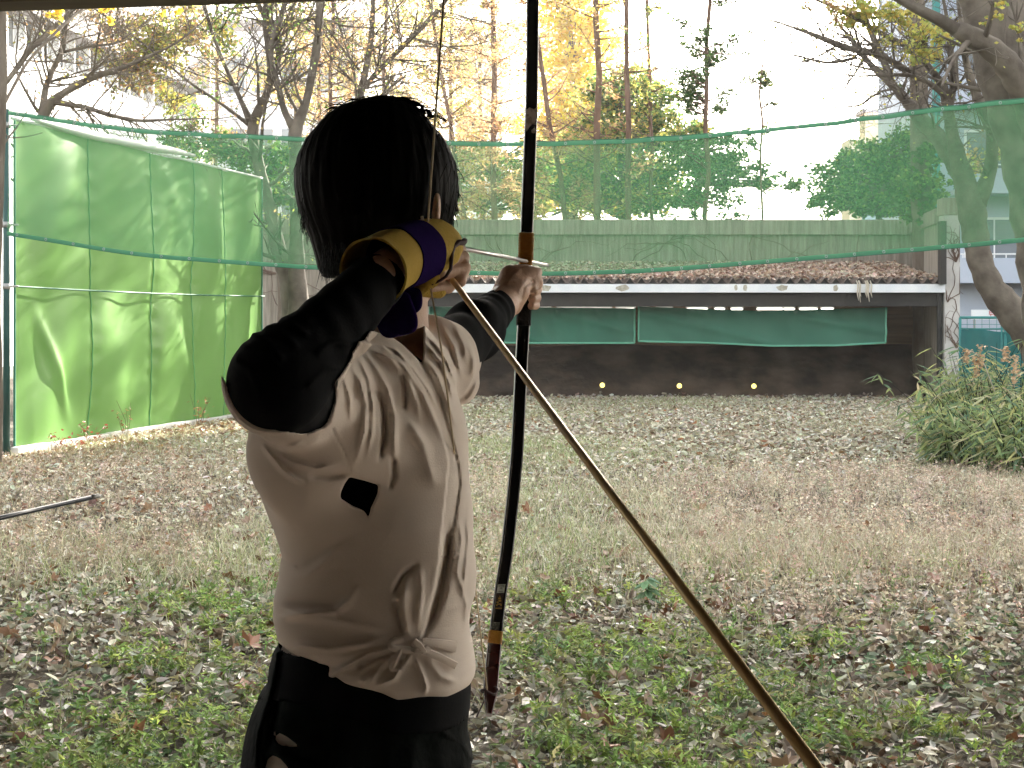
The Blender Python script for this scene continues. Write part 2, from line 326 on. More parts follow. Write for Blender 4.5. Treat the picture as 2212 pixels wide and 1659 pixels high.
vine('dry_vine','thin leafless creeper stems spreading over the white pillar',[(x0+.1,26.79,.3),(x0+.2,26.79,1.0),(x0+.05,26.79,1.8),(x0+.2,26.79,2.5)],30,.09,.009,'v')
vine('dry_vine','long leafless creeper stems trailing across the tall concrete wall',[(xr-1,YW-.05,2.4),(xr-3,YW-.05,2.5),(0,YW-.05,2.6),(3,YW-.05,3.0),(-3,YW-.05,2.2),(-4.2,YW-.05,1.2),(-4.6,YW-.05,2.4)],60,.20,.012,'h')
# shelter
sh=empty('target_shelter',(3,28,0),'low open fronted target shelter with corrugated roof and white fascia','shelter')
xl=(905-CX)/F*27; xe=(2038-CX)/F*26.85
yf,yb=26.75,YW-.03
zf=W(0,612,yf)[2]; zb=2.47
nx=46*8; xs=np.linspace(xl,xe-.02,nx); per=(xe-xl)/46*1.0
tri_=np.abs(((xs-xl)/per)%1-.5)*2
prof=(1-np.clip(tri_*1.25,0,1))*.10
mb=MB(); top=[]; bot=[]
P=np.zeros((2,nx,3)); 
for k,(yy,zz) in enumerate(((yf,zf),(yb,zb))): P[k,:,0]=xs; P[k,:,1]=yy; P[k,:,2]=zz+prof
mb.grid(P)
Q=P.copy(); Q[:,:,2]-=.012; mb.grid(Q[:,::-1]); mb.grid(np.stack([P[0],Q[0]]))
mb.build('roof',M['roofm'],sh)
# dark triangular closures under the ridges at the eave
mb=MB(); E=np.stack([np.stack([xs,xs*0+yf+.03,zf+prof-.013],1),np.stack([xs,xs*0+yf+.03,xs*0+zf-.002],1)]); mb.grid(E); mb.build('eave_filler',M['blk'],sh)
za=W(0,613,yf)[2]; zbm=W(0,632,yf)[2]
mb=MB(); mb.box(xl,xe,yf-.03,yf+.02,zbm,za-.006)
mb.build('fascia',M['white'],sh,bevel=.004)
M['spatter']=mat('flaked_patch',(.30,.28,.22),(.5,.47,.40),.9,20)
for px_,w_ in ((1180,24),(1345,30),(1590,7),(1610,9),(1690,26),(1805,12)):
    c=W(px_,622,yf-.034); mb=MB()
    a=np.linspace(0,6.28,12)[:-1]; r=rng.uniform(.7,1.1,11); v=np.stack([c[0]+np.cos(a)*r*w_/F*27*.5,a*0+yf-.034,c[2]+np.sin(a)*r*.06],1)
    mb.add(np.vstack([v,[[c[0],yf-.034,c[2]]]]),None,[(11,k,(k+1)%11) for k in range(11)]); mb.build('flaked_paint',M['spatter'],sh)
zbb=W(0,662,27.0)[2]
mb=MB(); mb.box(xl,xe-.03,26.9,27.1,zbb,zbm+.03); mb.build('beam',M['blk'],sh,bevel=.006)
mb=MB(); mb.box(xe-.10,xe-.02,26.86,26.92,zbb-1.3,zbm); mb.build('post',M['blk'],sh)
mb=MB(); mb.box(xe-.13,xe-.03,26.55,26.74,zf-.02,3.2); mb.build('downpipe',M['blk'],sh)
for k in range(4): 
    z0=.95+k*.31; mb=MB(); mb.box(xl+.2,xr-.03,29.9-.01*(k%2),29.94,z0,z0+.306); mb.build('back_board',M['wood'],sh)
for k in range(6):
    xx=xl+.6+k*1.75; mb=MB(); mb.box(xx,xx+.07,27.1,29.85,1.72,1.86); mb.build('rafter',M['wood'],sh)
# leaves on roof
mb=MB(); n=11000; x=rng.uniform(xl,xe,n); y=yf+.12+(yb-yf-.15)*rng.random(n)**.9
zz=zf+(zb-zf)*(y-yf)/(yb-yf)+.05+rng.uniform(0,.07,n)+.05*sm(y,28.5,30)
scatter(mb,np.stack([x,y,zz],1),rng.uniform(.06,.12,n),rng.uniform(0,6.28,n),rng.normal(0,.5,n),rng.normal(0,.5,n),pick([(.52,.41,.33,3),(.40,.27,.19,2),(.20,.11,.07,1.5),(.55,.47,.38,1.2)],n),curl=rng.normal(.3,.6,n))
tag(mb.build('roof_leaves',M['leaf']),'brown fallen leaves heaped on the corrugated shelter roof','leaves',kind='stuff')
# grass tufts hanging from the eave
mb=MB(); M['straw']=mat('straw',(.45,.40,.32),(.55,.5,.42),.9)
for px_ in [1850,1853,1858,1868,1872,1866,1870,1876]:
    p=W(px_+rng.uniform(-4,4),606,yf-.06); mb.tube([p,p+(.02,-.03,-.08),p+(.01,-.03,-.22),p+(.03,-.03,-.33+rng.uniform(-.05,.08))],[.01,.012,.012,.003],4)
tag(mb.build('straw_tuft',M['straw']),'pale tuft of dry stems hanging over the white fascia at the right','tuft')
# sand bank
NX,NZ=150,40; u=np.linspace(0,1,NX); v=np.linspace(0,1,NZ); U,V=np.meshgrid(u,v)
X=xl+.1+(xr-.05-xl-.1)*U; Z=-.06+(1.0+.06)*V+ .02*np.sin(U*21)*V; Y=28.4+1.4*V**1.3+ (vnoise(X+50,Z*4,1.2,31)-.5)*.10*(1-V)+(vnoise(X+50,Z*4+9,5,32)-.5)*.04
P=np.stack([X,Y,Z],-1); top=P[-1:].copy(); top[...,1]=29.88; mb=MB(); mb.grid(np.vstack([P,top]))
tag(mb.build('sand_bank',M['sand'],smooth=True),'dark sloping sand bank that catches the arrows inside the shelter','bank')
# debris at the bank foot
mb=MB(); n=240; x=rng.uniform(.3,7.4,n); zz=rng.uniform(0,.10,n)**1; y=28.33+zz*.1
scatter(mb,np.stack([x,y,zz+.02],1),rng.uniform(.04,.13,n),rng.uniform(0,6.28,n),rng.normal(1,.4,n),rng.normal(0,.4,n),pick([(.3,.24,.2,1),(.16,.1,.08,1),(.45,.42,.4,.5)],n),curl=rng.normal(.5,.6,n))
tag(mb.build('bank_foot_litter',M['leaf']),'curled leaves and scraps gathered at the foot of the sand bank','leaves',kind='stuff')
# yellow aiming discs, no lamps, with a faint glow put into their colour
M['yel']=mat('yellow_disc_glow',(.95,.86,.25),rough=.5,emit=((1,.80,.15),.35))
labs=['small round yellow marker on the sand bank, the one nearest the bow','small round yellow marker in the middle of the three on the sand bank','small round yellow marker on the sand bank, farthest right']
for (px_,py_),lb in zip(((1301,832),(1467.5,833.5),(1628.5,834)),labs):
    c=W(px_,py_,28.42); mb=MB(); a=np.linspace(0,2*np.pi,25)[:-1]; r=.046
    for yy,rr in ((c[1],r),(c[1]-.03,r*.92)): mb.add(np.stack([c[0]+np.cos(a)*rr,a*0+yy,c[2]+np.sin(a)*rr],1))
    mb.q.append(np.array([(k,(k+1)%24,24+(k+1)%24,24+k) for k in range(24)])); mb.add([(c[0],c[1]-.03,c[2])]); mb.t.append(np.array([(48,24+k,24+(k+1)%24) for k in range(24)]))
    tag(mb.build('target_marker',M['yel']),lb,'marker','yellow markers on the sand bank')
# green curtains
def curtain(label,px0,px1,top,bot,Y,seed):
    r=np.random.default_rng(seed); t=empty('green_curtain',W((px0+px1)/2,705,Y),label,'curtain','green curtains under the shelter beam')
    nu,nv=90,16; u=np.linspace(0,1,nu); v=np.linspace(0,1,nv); U,V=np.meshgrid(u,v)
    px_=px0+(px1-px0)*U; ty=np.interp(u,*top)[None]; by=np.interp(u,*bot)[None]; py_=ty+(by-ty)*V
    dep=Y+.03*np.sin(U*17+seed+V*1.5)*V+.025*np.sin(U*41-V*3)+.05*np.exp(-((V-.15-.9*((U*1.6)%1))/.12)**2)*(-1)
    X=(px_-CX)/F*Y; Z=H-(py_-HZ)/F*Y; P=np.stack([X,dep,Z],-1)
    mb=MB(); mb.grid(P); mb.build('cloth',M['cloth'],t,smooth=True)
    mb=MB(); off=np.array([0,-.006,0]); h=2
    mb.tube(P[-1]+off,.020,6); mb.tube(P[:,-1]+off,.020,6); mb.tube(P[:,0]+off,.016,6); mb.build('hem',M['clothhem'],t,smooth=True)
curtain('green curtain hanging under the beam with the bow in front of it',928,1371,((0,1),(662,666)),((0,.5,1),(738,741,741)),27.45,3)
curtain('longer green curtain at the right, sagging from corner to corner',1379,1914,((0,.5,1),(662,672,664)),((0,.3,.55,.8,1),(737,741,747,746,740)),27.4,8)
# tube lamps
M['tube']=mat('lit_tube',(1,1,1),emit=((1,.97,.85),1.2)); M['metal']=mat('grey_metal',(.35,.35,.34),rough=.5,metal=.6)
segs=[(951,1000),(1100,1192),(1203,1267),(1271,1320),(1332,1371),(1384,1418),(1424,1452),(1484,1528),(1545,1565),(1580,1604),(1636,1690),(1694,1716),(1728,1765),(1775,1800)]
nth=['first','second','third','fourth','fifth','sixth','seventh','eighth','ninth','tenth','eleventh','twelfth','thirteenth','fourteenth','fifteenth']
for (a_,b_),w_ in zip(segs,nth):
    Yt=28.0; p=W(a_,667.5,Yt); q=W(b_,667.5,Yt); t=empty('tube_lamp',(p+q)/2,f'{w_} lit tube lamp from the left in the row above the green curtains','lamp','lit tube lamps under the shelter roof')
    mb=MB(); mb.tube([p,q],.015,10); mb.build('tube',M['tube'],t,smooth=True)
    mb=MB(); mb.box(p[0]-.02,q[0]+.02,Yt+.022,Yt+.06,p[2]-.01,p[2]+.05); mb.build('housing',M['metal'],t)
# small white door/post objects by the left pillar are hidden behind the archer

# ============================================================ LEFT SCREEN
A=np.array([-5.31,16.35]); B=np.array([-3.79,23.25]); D=(B-A); L=np.linalg.norm(D); D/=L; Nn=np.array([D[1],-D[0]])
M['screen']=mat('screen_cloth',(.125,.265,.06),(.16,.32,.085),.34,.8,4,trans=.35,bump=.10,bscale=90,spec=.55)
M['pole']=mat('green_painted_pole',(.02,.06,.055),(.03,.09,.08),.45,3)
M['rope']=mat('dark_green_binding',(.02,.12,.07),(.03,.16,.10),.7,5)
scr=empty('cloth_screen',(A[0],A[1],0),'tall green cloth screen dappled with sun along the left side','screen')
def spt(s,z,d=0): return np.stack([A[0]+D[0]*s+Nn[0]*d, A[1]+D[1]*s+Nn[1]*d, z],-1)
ns,nz=260,150; S,T=np.meshgrid(np.linspace(0.02,L,ns),np.linspace(0,1,nz)); Z=.05+T*(3.62-.05)
amp=sm(S,0,.4)*(1-sm(S,L-.3,L))
d=np.zeros_like(S)
def low(Z): return np.clip((1.85-Z)/1.85,0,1)
# billows between rope (1.85) and foot, diagonal drags and vertical gathers at seams
for (s0,w,ph,h) in ((.9,.35,.5,.10),(2.3,.5,-.35,.09),(3.6,.4,.25,.07),(5.1,.5,-.45,.09),(6.2,.4,.4,.05),(4.3,.25,-.9,.06)):
    for z0,zz in ((0,1.85),(1.85,3.6)):
        m=(Z>=z0)&(Z<zz); tt=(Z-z0)/(zz-z0); d+=np.where(m,h*.5*np.sin(np.pi*tt)**.8*np.exp(-((S-s0-ph*(tt-.5)*1.6)/w)**2),0)
for s0 in (1.75,3.35,4.6,5.7):
    d-= .016*np.exp(-((S-s0)/.12)**2); d+=.004*np.sin(Z*26+s0)*np.exp(-((S-s0)/.15)**2)
d+=.02*np.sin(S*3.1+Z*1.7)+.006*np.sin(S*7-Z*4.1)+.02*(vnoise(S*2+3,Z*2+5,1.1,41)-.5)
d+=.06*np.exp(-(((S-.55)-(1.5-Z)*.55)/.13)**2)*sm(Z,.2,.7)*(1-sm(Z,1.2,1.8))
mb=MB(); mb.grid(np.stack([A[0]+D[0]*S+Nn[0]*d*amp,A[1]+D[1]*S+Nn[1]*d*amp,Z],-1)); clo=mb.build('cloth',M['screen'],scr,smooth=True)
M['seam']=mat('seam_thread',(.10,.30,.12),rough=.8)
for s0 in (1.72,3.32,4.58,5.66):
    zs=np.linspace(.06,3.6,40); dd=np.interp(zs,[0,3.6],[-.03,-.03])+.012; mb=MB()
    i=np.argmin(abs(S[0]-s0)); pts=np.stack([A[0]+D[0]*S[:,i]+Nn[0]*(d*amp+.006)[:,i],A[1]+D[1]*S[:,i]+Nn[1]*(d*amp+.006)[:,i],Z[:,i]],-1)
    mb.tube(pts,.007,4); mb.build('seam',M['seam'],scr)
ss=np.linspace(0,L,50); mb=MB(); mb.tube(spt(ss,1.85+.0*ss-.02*np.sin(ss/L*np.pi),.02+.03),.010,5); mb.build('tie_line',M['rope'],scr)
M['wpipe']=mat('white_roll',(.75,.73,.70),(.85,.84,.82),.6,3)
mb=MB(); ss=np.linspace(.35,4.6,24); mb.tube(spt(ss,3.69+.0*ss-.03*np.sin(ss),.02),np.interp(ss,[.35,1.5,3.9,4.6],[.02,.055,.05,.02]),10); mb.build('rolled_cover',M['wpipe'],scr,smooth=True)
mb=MB(); ss=np.linspace(-.05,L+.05,24); mb.tube(spt(ss,3.64+0*ss,-.01),.018,8); mb.build('top_rail',M['wpipe'],scr,smooth=True)
mb=MB(); zz=np.linspace(.05,3.62,30); mb.tube(spt(zz*0+.02,zz,.012),.014,6); mb.build('edge_binding',M['rope'],scr); mb=MB(); mb.tube(spt(zz*0+L,zz,.012),.012,6); mb.build('edge_binding',M['rope'],scr)
pole=empty('steel_pole',spt(np.array(-.12),np.array(0.),0),'dark green steel pole holding the left end of the screens','pole')
pb=spt(np.array(-.12),np.array(0.),0); mb=MB(); mb.tube([pb,pb+(0,0,3.72)],.036,16); mb.build('shaft',M['pole'],pole,smooth=True)
for z_ in (1.85,2.5,3.55):
    mb=MB(); mb.tube([pb+(0,0,z_-.03),pb+(0,0,z_+.03)],.045,14); mb.tube([pb+(0,0,z_),pb+(.12,0.02,z_)],.012,6); mb.build('clamp',M['metal'],pole,smooth=True)
M['kerbc']=mat('pale_kerb_concrete',(.45,.43,.40),(.62,.60,.56),.9,8,bump=.4)  # the kerb's own pale concrete colour
mb=MB()
for k in range(12):
    s0=-.1+k*(L+1.3)/12; p=spt(np.array(s0),np.array(-.1),.04+rng.uniform(-.006,.006)); e=(L+1.3)/12-.012
    mb.obox(p,(D[0]*e,D[1]*e,0),(Nn[0]*.09,Nn[1]*.09,0),(0,0,.25+rng.uniform(-.008,.008)))
o=mb.build('kerb',M['kerbc'],bevel=.012); o['kind']='structure'
# weeds at the screen foot
def weed(label,s,h,col,n,r):
    b=spt(np.array(s),np.array(0.),.22); t=empty('foot_weed',b,label,'weed','weeds along the foot of the screen'); mb=MB(); tips=[]
    for k in range(5):
        a=rng.uniform(0,6.28); q=b+np.array((math.cos(a)*.1*r,math.sin(a)*.1*r,h*rng.uniform(.6,1))); mb.tube([b,(b+q)/2+(rng.normal(0,.02),0,.03),q],[.004,.003,.0015],4); tips.append(q)
    mb.build('stem',M['vine'],t); mb=MB(); tips=np.array(tips); pos=tips[rng.integers(5,size=n)]*rng.uniform(.5,1,(n,1))+b*0; f=rng.uniform(.4,1,(n,1)); pos=b+(tips[rng.integers(5,size=n)]-b)*f+rng.normal(0,.03*r,(n,3))
    scatter(mb,pos,rng.uniform(.03,.06,n),rng.uniform(0,6.28,n),rng.normal(0,.7,n),rng.normal(0,.7,n),pick([col],n)); mb.build('foliage',M['leaf'],t)
weed('low red leaved weed at the near foot of the green screen',.75,.25,(.30,.07,.04,1),60,1.5)
weed('red leaved weed beside the pole-end kerb, second from the pole',1.35,.3,(.28,.08,.05,1),60,1.5)
weed('thin tan weed stalk standing against the green screen',2.2,.55,(.42,.30,.14,1),26,1.2)
weed('orange tinted dry weed against the middle of the screen',4.3,.5,(.45,.24,.1,1),40,1.5)
weed('straw coloured weed clump at the far foot of the screen',5.6,.45,(.42,.34,.14,1),60,2)
# warm dry grass strip at the kerb
mb=MB(); n=3500; s=rng.uniform(0,L,n); dd=rng.uniform(.3,1.1,n); P=spt(s,gz(A[0]+D[0]*s,A[1]+D[1]*s),dd)
blades(mb,P,rng.uniform(.02,.06,n),np.full(n,.009),rng.uniform(.2,.9,n),rng.uniform(0,6.28,n),pick([(.45,.33,.12,2),(.35,.36,.12,1),(.5,.4,.22,1)],n)); tag(mb.build('kerb_grass',M['grass']),'yellowed grass fringe lit along the white kerb','grass',kind='stuff')

# ============================================================ HANGING NET
M['net']=mat('net_mesh',(.075,.215,.105),(.09,.25,.125),.75,.5,3,trans=.45,alpha=.5,spec=.2); uneven(M['net'],.44,.56,1.1)
net=empty('hanging_net',W(1106,450,14.4),'long strip of see-through green mesh hung right across the range','net')
tp=[(16,243),(60,252),(300,285),(550,297),(750,305),(950,311),(1160,312),(1350,306),(1500,297),(1800,267),(2000,240),(2212,218),(2500,185)]
bp=[(16,504),(60,510),(300,551),(660,577),(950,588),(1160,592),(1400,585),(1800,553),(2080,530),(2212,518),(2500,488)]
tp=np.array(tp,float); bp=np.array(bp,float)
pxs=np.linspace(16,2500,240); def_=None
def ndep(px): return 15.6-(px-16)/2196*2.2
def smooth1(a,k=9):
    p=np.pad(a,k,mode='reflect',reflect_type='odd'); return np.convolve(p,np.ones(2*k+1)/(2*k+1),'valid')
ty=smooth1(np.interp(pxs,tp[:,0],tp[:,1])); by=smooth1(np.interp(pxs,bp[:,0],bp[:,1]))
V=np.linspace(0,1,26)[:,None]; PX=np.broadcast_to(pxs,(26,240)); PY=ty+(by-ty)*V; YY=ndep(PX)
wob=.05*np.sin(PX*.021+V*2)*np.sin(V*np.pi)+.02*np.sin(PX*.07)+.03*np.sin(PX*.043+V*5)
P=np.stack([(PX-CX)/F*YY,YY+wob,H-(PY-HZ)/F*YY],-1); mb=MB(); mb.grid(P); mb.build('mesh_cloth',M['net'],net,smooth=True)
M['nethem']=mat('net_hem',(.07,.23,.13),(.09,.28,.16),.7,3,trans=.4)
M['ring']=mat('eyelet',(.35,.4,.38),rough=.4,metal=.5)
for row,nm in ((0,'top_hem'),(-1,'bottom_hem')):
    E=P[row]; up=np.array([0,0,.018]); mb=MB(); mb.grid(np.stack([E-up+(0,-.012,0),E+(0,-.016,0),E+up+(0,-.012,0)])); mb.grid(np.stack([E+up+(0,.012,0),E+(0,.016,0),E-up+(0,.012,0)])); hem=mb.build(nm,M['nethem'],net,smooth=True)
    mb=MB(); mb.tube(E+(0,-.02,(.022 if row==0 else -.02)),.004,5); mb.build('hem_rope',M['rope'],hem)
    for i in range(2,240,6):
        mb=MB(); c=E[i]+(0,-.022,0); a=np.linspace(0,6.283,11); mb.tube(np.stack([c[0]+np.cos(a)*.011,a*0+c[1],c[2]+np.sin(a)*.011],1),.0035,4,cap=False); mb.build('eyelet',M['ring'],net)
# ============================================================ TREES
M['bark']=mat('grey_brown_bark',(.085,.065,.05),(.19,.16,.125),.95,6,8,bump=.7,stretch=(1,1,.35),bscale=22)
M['barkred']=mat('redwood_bark',(.08,.045,.03),(.19,.115,.08),.95,6,8,bump=.7,stretch=(1,1,.2),bscale=25)
M['barkz']=mat('smooth_grey_bark',(.06,.048,.038),(.165,.14,.112),.9,4,8,bump=.6,bscale=18)
M['foli']=mat('foliage',(.1,.1,.05),rough=.7,attr=True,trans=.45,spec=.25)
def unit(v): return v/(np.linalg.norm(v)+1e-9)
def grow(mb,p,d,L,r,depth,tips,bend=.25,up=.08,kids=(3,5),split=.6,ns=5,rmin=.003):
    n=5 if depth>1 else 4; P=[p]; q=p.copy(); dd=unit(d)
    for i in range(n):
        dd=unit(dd+rng.normal(0,bend,3)/n*1.6+np.array((0,0,up))/n*2); q=q+dd*L/n; P.append(q.copy())
    rr=np.linspace(r,max(r*.35,rmin),n+1); mb.tube(P,rr,ns if depth>1 else 3,cap=False)
    if depth<=0: tips.append((P[-1],dd)); tips.append((P[-3],dd)); return
    for k in range(rng.integers(*kids)):
        i=rng.integers(1,n+1); a=unit(rng.normal(0,1,3)); a=unit(a-dd*np.dot(a,dd)); nd=unit(dd*(1-split*.45)+a*split)
        grow(mb,P[i],nd,L*rng.uniform(.45,.75),rr[i]*.6,depth-1,tips,bend,up,kids,split,ns,rmin)
def merge(a,b):
    if not b.n: return
    a.q+= [q+a.n for q in b.q]; a.t+=[t_+a.n for t_ in b.t]; a.v+=b.v; a.c+=b.c; a.n+=b.n
def limb3(pts):              # [(px,py,Y,width_px)] -> smoothed points, radii
    a=np.array(pts,float); P=Wn(a[:,:3]); r=a[:,3]/F*a[:,2]/2
    s=np.r_[0,np.cumsum(np.linalg.norm(np.diff(P,axis=0),axis=1))]; m=max(6,int(len(a)*4)); u=np.linspace(0,s[-1],m)
    Q=np.stack([np.interp(u,s,P[:,k]) for k in range(3)],1); rq=np.interp(u,s,r)
    for _ in range(2): Q[1:-1]=(Q[:-2]+2*Q[1:-1]+Q[2:])/4
    return Q,rq
def tree(name,label,cat,limbs,bark='bark',twigs=12,depth=2,tl=1.0,leafpal=None,nleaf=0,lsize=.06,group=None,up=.08,split=.7,clumps=(),from_=.35,sub=1):
    Q0,_=limb3(limbs[0]); t=empty(name,(Q0[0][0],Q0[0][1],0),label,cat,group); mb=MB(); tips=[]; mc=MB()
    for li,l in enumerate(limbs):
        Q,r=limb3(l); r=r*(1+.06*np.sin(np.arange(len(r))*1.9+li)); mb.tube(Q,r,12 if r.max()>.06 else 7)
        n=int(twigs*(1 if li else .5))
        for k in range(n):
            i=rng.integers(int(len(Q)*(from_ if li==0 else .15)),len(Q)); d=unit(Q[min(i+1,len(Q)-1)]-Q[i-1]); a=unit(rng.normal(0,1,3)); a=unit(a-d*a.dot(d))
            grow(mc,Q[i],unit(d*.5+a*.8),tl*rng.uniform(.5,1.2),min(r[i]*.4,.03*tl),depth,tips,up=up,split=split,rmin=.0035)
        grow(mc,Q[-1],unit(Q[-1]-Q[-2]),tl,r[-1]*.9,depth,tips,up=up,split=split,rmin=.0035)
    merge(mb,mc); tr=mb.build('trunk',M[bark],t,smooth=True)
    ml=MB(); any_=False
    if nleaf and tips:
        T=np.array([q for q,_ in tips]); i=rng.integers(len(T),size=nleaf); pos=T[i]+rng.normal(0,lsize*1.6,(nleaf,3)); any_=True
        scatter(ml,pos,rng.uniform(.6,1.3,nleaf)*lsize,rng.uniform(0,6.28,nleaf),rng.normal(0,.9,nleaf),rng.normal(0,.9,nleaf),pick(leafpal,nleaf),tmpl=DIA,quad=DIAQ)
    for (px_,py_,Y,rp,pal,n,ls) in clumps:
        c=W(px_,py_,Y); R_=rp/F*Y; k=max(6,n//24); cc=c+rng.normal(0,R_*.55,(k,3)); i=rng.integers(k,size=n); pos=cc[i]+rng.normal(0,R_*.16,(n,3))*np.array((1.2,1.2,.7)); any_=True
        for z in cc: mc2=z; ml.tube([c+(0,.0,-R_*.2),(c+z)/2+rng.normal(0,R_*.05,3),z],[.006,.005,.003],3,(.1,.08,.06),cap=False)
        scatter(ml,pos,rng.uniform(.6,1.3,n)*ls,rng.uniform(0,6.28,n),rng.normal(0,.8,n),rng.normal(0,.8,n),pick(pal,n),tmpl=DIA*np.array((1,1.4,1)),quad=DIAQ)
    if any_: ml.build('crown',M['foli'],t)
    return t
ORB=[(.46,.28,.14,2),(.54,.37,.19,2),(.38,.22,.12,1),(.5,.44,.20,1)]
YLG=[(.45,.42,.10,2),(.33,.38,.10,2),(.55,.42,.10,1)]
GRN=[(.10,.19,.05,2),(.16,.26,.06,2),(.24,.32,.08,1)]
DGR=[(.045,.095,.03,2),(.07,.14,.04,2),(.13,.20,.05,.8)]
GIN=[(.88,.68,.10,2),(.90,.72,.12,2),(.75,.50,.05,1)]
YEL=[(.75,.55,.06,2),(.6,.5,.08,1)]
# left edge trunk
tree('bare_tree','old brown trunk at the very left edge beside the steel pole','tree',
 [[(-14,1010,15.4,34),(-6,930,15.4,26),(-4,800,15.4,20),(-8,650,15.4,17),(-2,480,15.4,16),(4,300,15.4,16),(8,150,15.4,17),(2,-60,15.4,16)],
  [(6,230,15.4,8),(60,130,16,7),(130,60,16.5,6),(190,10,17,5),(240,-60,17,4)]],twigs=7,tl=.8,depth=1)
# leaning tree behind the screen, left
tree('bare_tree','crooked bare tree rising behind the left end of the green screen','tree',
 [[(60,700,21,34),(75,420,21,30),(88,255,21,27),(100,225,21,24),(130,205,21,17),(190,170,21,15),(262,148,21,11),(330,118,21,7)],
  [(92,240,21,18),(98,190,21.2,13),(118,140,21.4,12),(137,110,21.5,11),(142,60,21.5,8),(148,-20,21.5,6)],
  [(110,222,21,10),(180,230,20.8,11),(240,250,20.6,10),(300,262,20.6,7),(370,258,20.6,5)],
  [(137,112,21.5,7),(190,100,21.6,6),(250,95,21.8,5),(300,60,22,4)],
  [(0,195,20,11),(35,150,20.2,12),(65,105,20.4,14),(95,80,20.6,13),(120,55,20.8,9),(160,20,21,7),(200,-30,21,6)]],
 twigs=26,tl=1.0,depth=2,leafpal=ORB+YLG,nleaf=1500,lsize=.055,clumps=[(122,28,19,26,YEL,70,.085),(235,16,19,30,YEL,70,.085),(350,12,19,22,YEL,60,.085),(330,95,24,60,YLG,1500,.07),(300,135,24,60,YLG+ORB,1300,.07),(400,60,25,60,YLG+ORB,900,.07),(250,60,25,50,ORB,600,.07)])
# forked trees, middle left
tree('forked_tree','grey forked tree left of the archer\'s head, its trunk leaning left','tree',
 [[(640,900,23.5,60),(636,680,23.5,58),(628,610,23.5,46),(600,540,23.6,34),(585,460,23.8,28),(562,370,24,25),(545,300,24,24),(545,262,24,26),(568,225,24,20),(586,180,24,16),(583,120,24,15),(574,60,24,16),(575,-20,24,13)],
  [(540,262,24,16),(520,215,24,10),(480,130,24.2,8),(455,60,24.3,7),(430,-20,24.4,6)],
  [(538,270,24,10),(480,225,23.8,7),(410,180,23.6,6),(330,110,23.4,5),(250,50,23.2,4),(190,10,23,4)],
  [(586,180,24,12),(605,120,24.2,14),(600,60,24.4,16),(570,35,24.5,13),(545,-20,24.6,11)],
  [(603,60,24.4,8),(640,48,24.3,6),(690,38,24.2,5),(740,55,24.1,4)]],
 bark='barkz',twigs=26,tl=1.3,depth=2,leafpal=GRN+YLG+ORB,nleaf=1500,lsize=.06,clumps=[(480,50,26,65,GRN+YLG,700,.08),(380,215,25,50,YLG,420,.07),(410,270,26,60,GRN,500,.07)])
tree('forked_tree','grey tree with a wide two-armed fork just left of the archer\'s head','tree',
 [[(652,900,23.2,54),(648,680,23.2,52),(641,610,23.2,40),(640,480,23.2,27),(638,340,23.3,27),(636,290,23.4,30),(640,270,23.4,28),(662,225,23.4,17),(672,170,23.4,18),(684,110,23.4,19),(690,50,23.4,17),(692,-20,23.4,17)],
  [(632,275,23.4,18),(612,235,23.4,14),(600,180,23.4,13),(585,140,23.5,14),(584,100,23.5,14),(600,60,23.6,14),(617,0,23.6,10),(622,-30,23.6,9)]],
 bark='barkz',twigs=16,tl=1.0,depth=2,leafpal=GRN+YLG,nleaf=900,lsize=.06)
tree('forked_tree','slim grey tree behind the crown of the archer\'s head, one arm leaning right','tree',
 [[(765,700,26,26),(765,420,26,24),(768,240,26,22),(782,190,26,17),(795,130,26,13),(805,60,26,12),(806,-20,26,10)],
  [(780,195,26,13),(820,150,26,11),(870,100,26,12),(915,55,26,11),(960,5,26,9),(985,-25,26,8)],
  [(772,230,26,7),(765,150,26.2,6),(740,80,26.4,5),(720,0,26.5,5)]],
 bark='barkz',twigs=26,tl=1.5,depth=2,leafpal=YLG+ORB,nleaf=1800,lsize=.07)
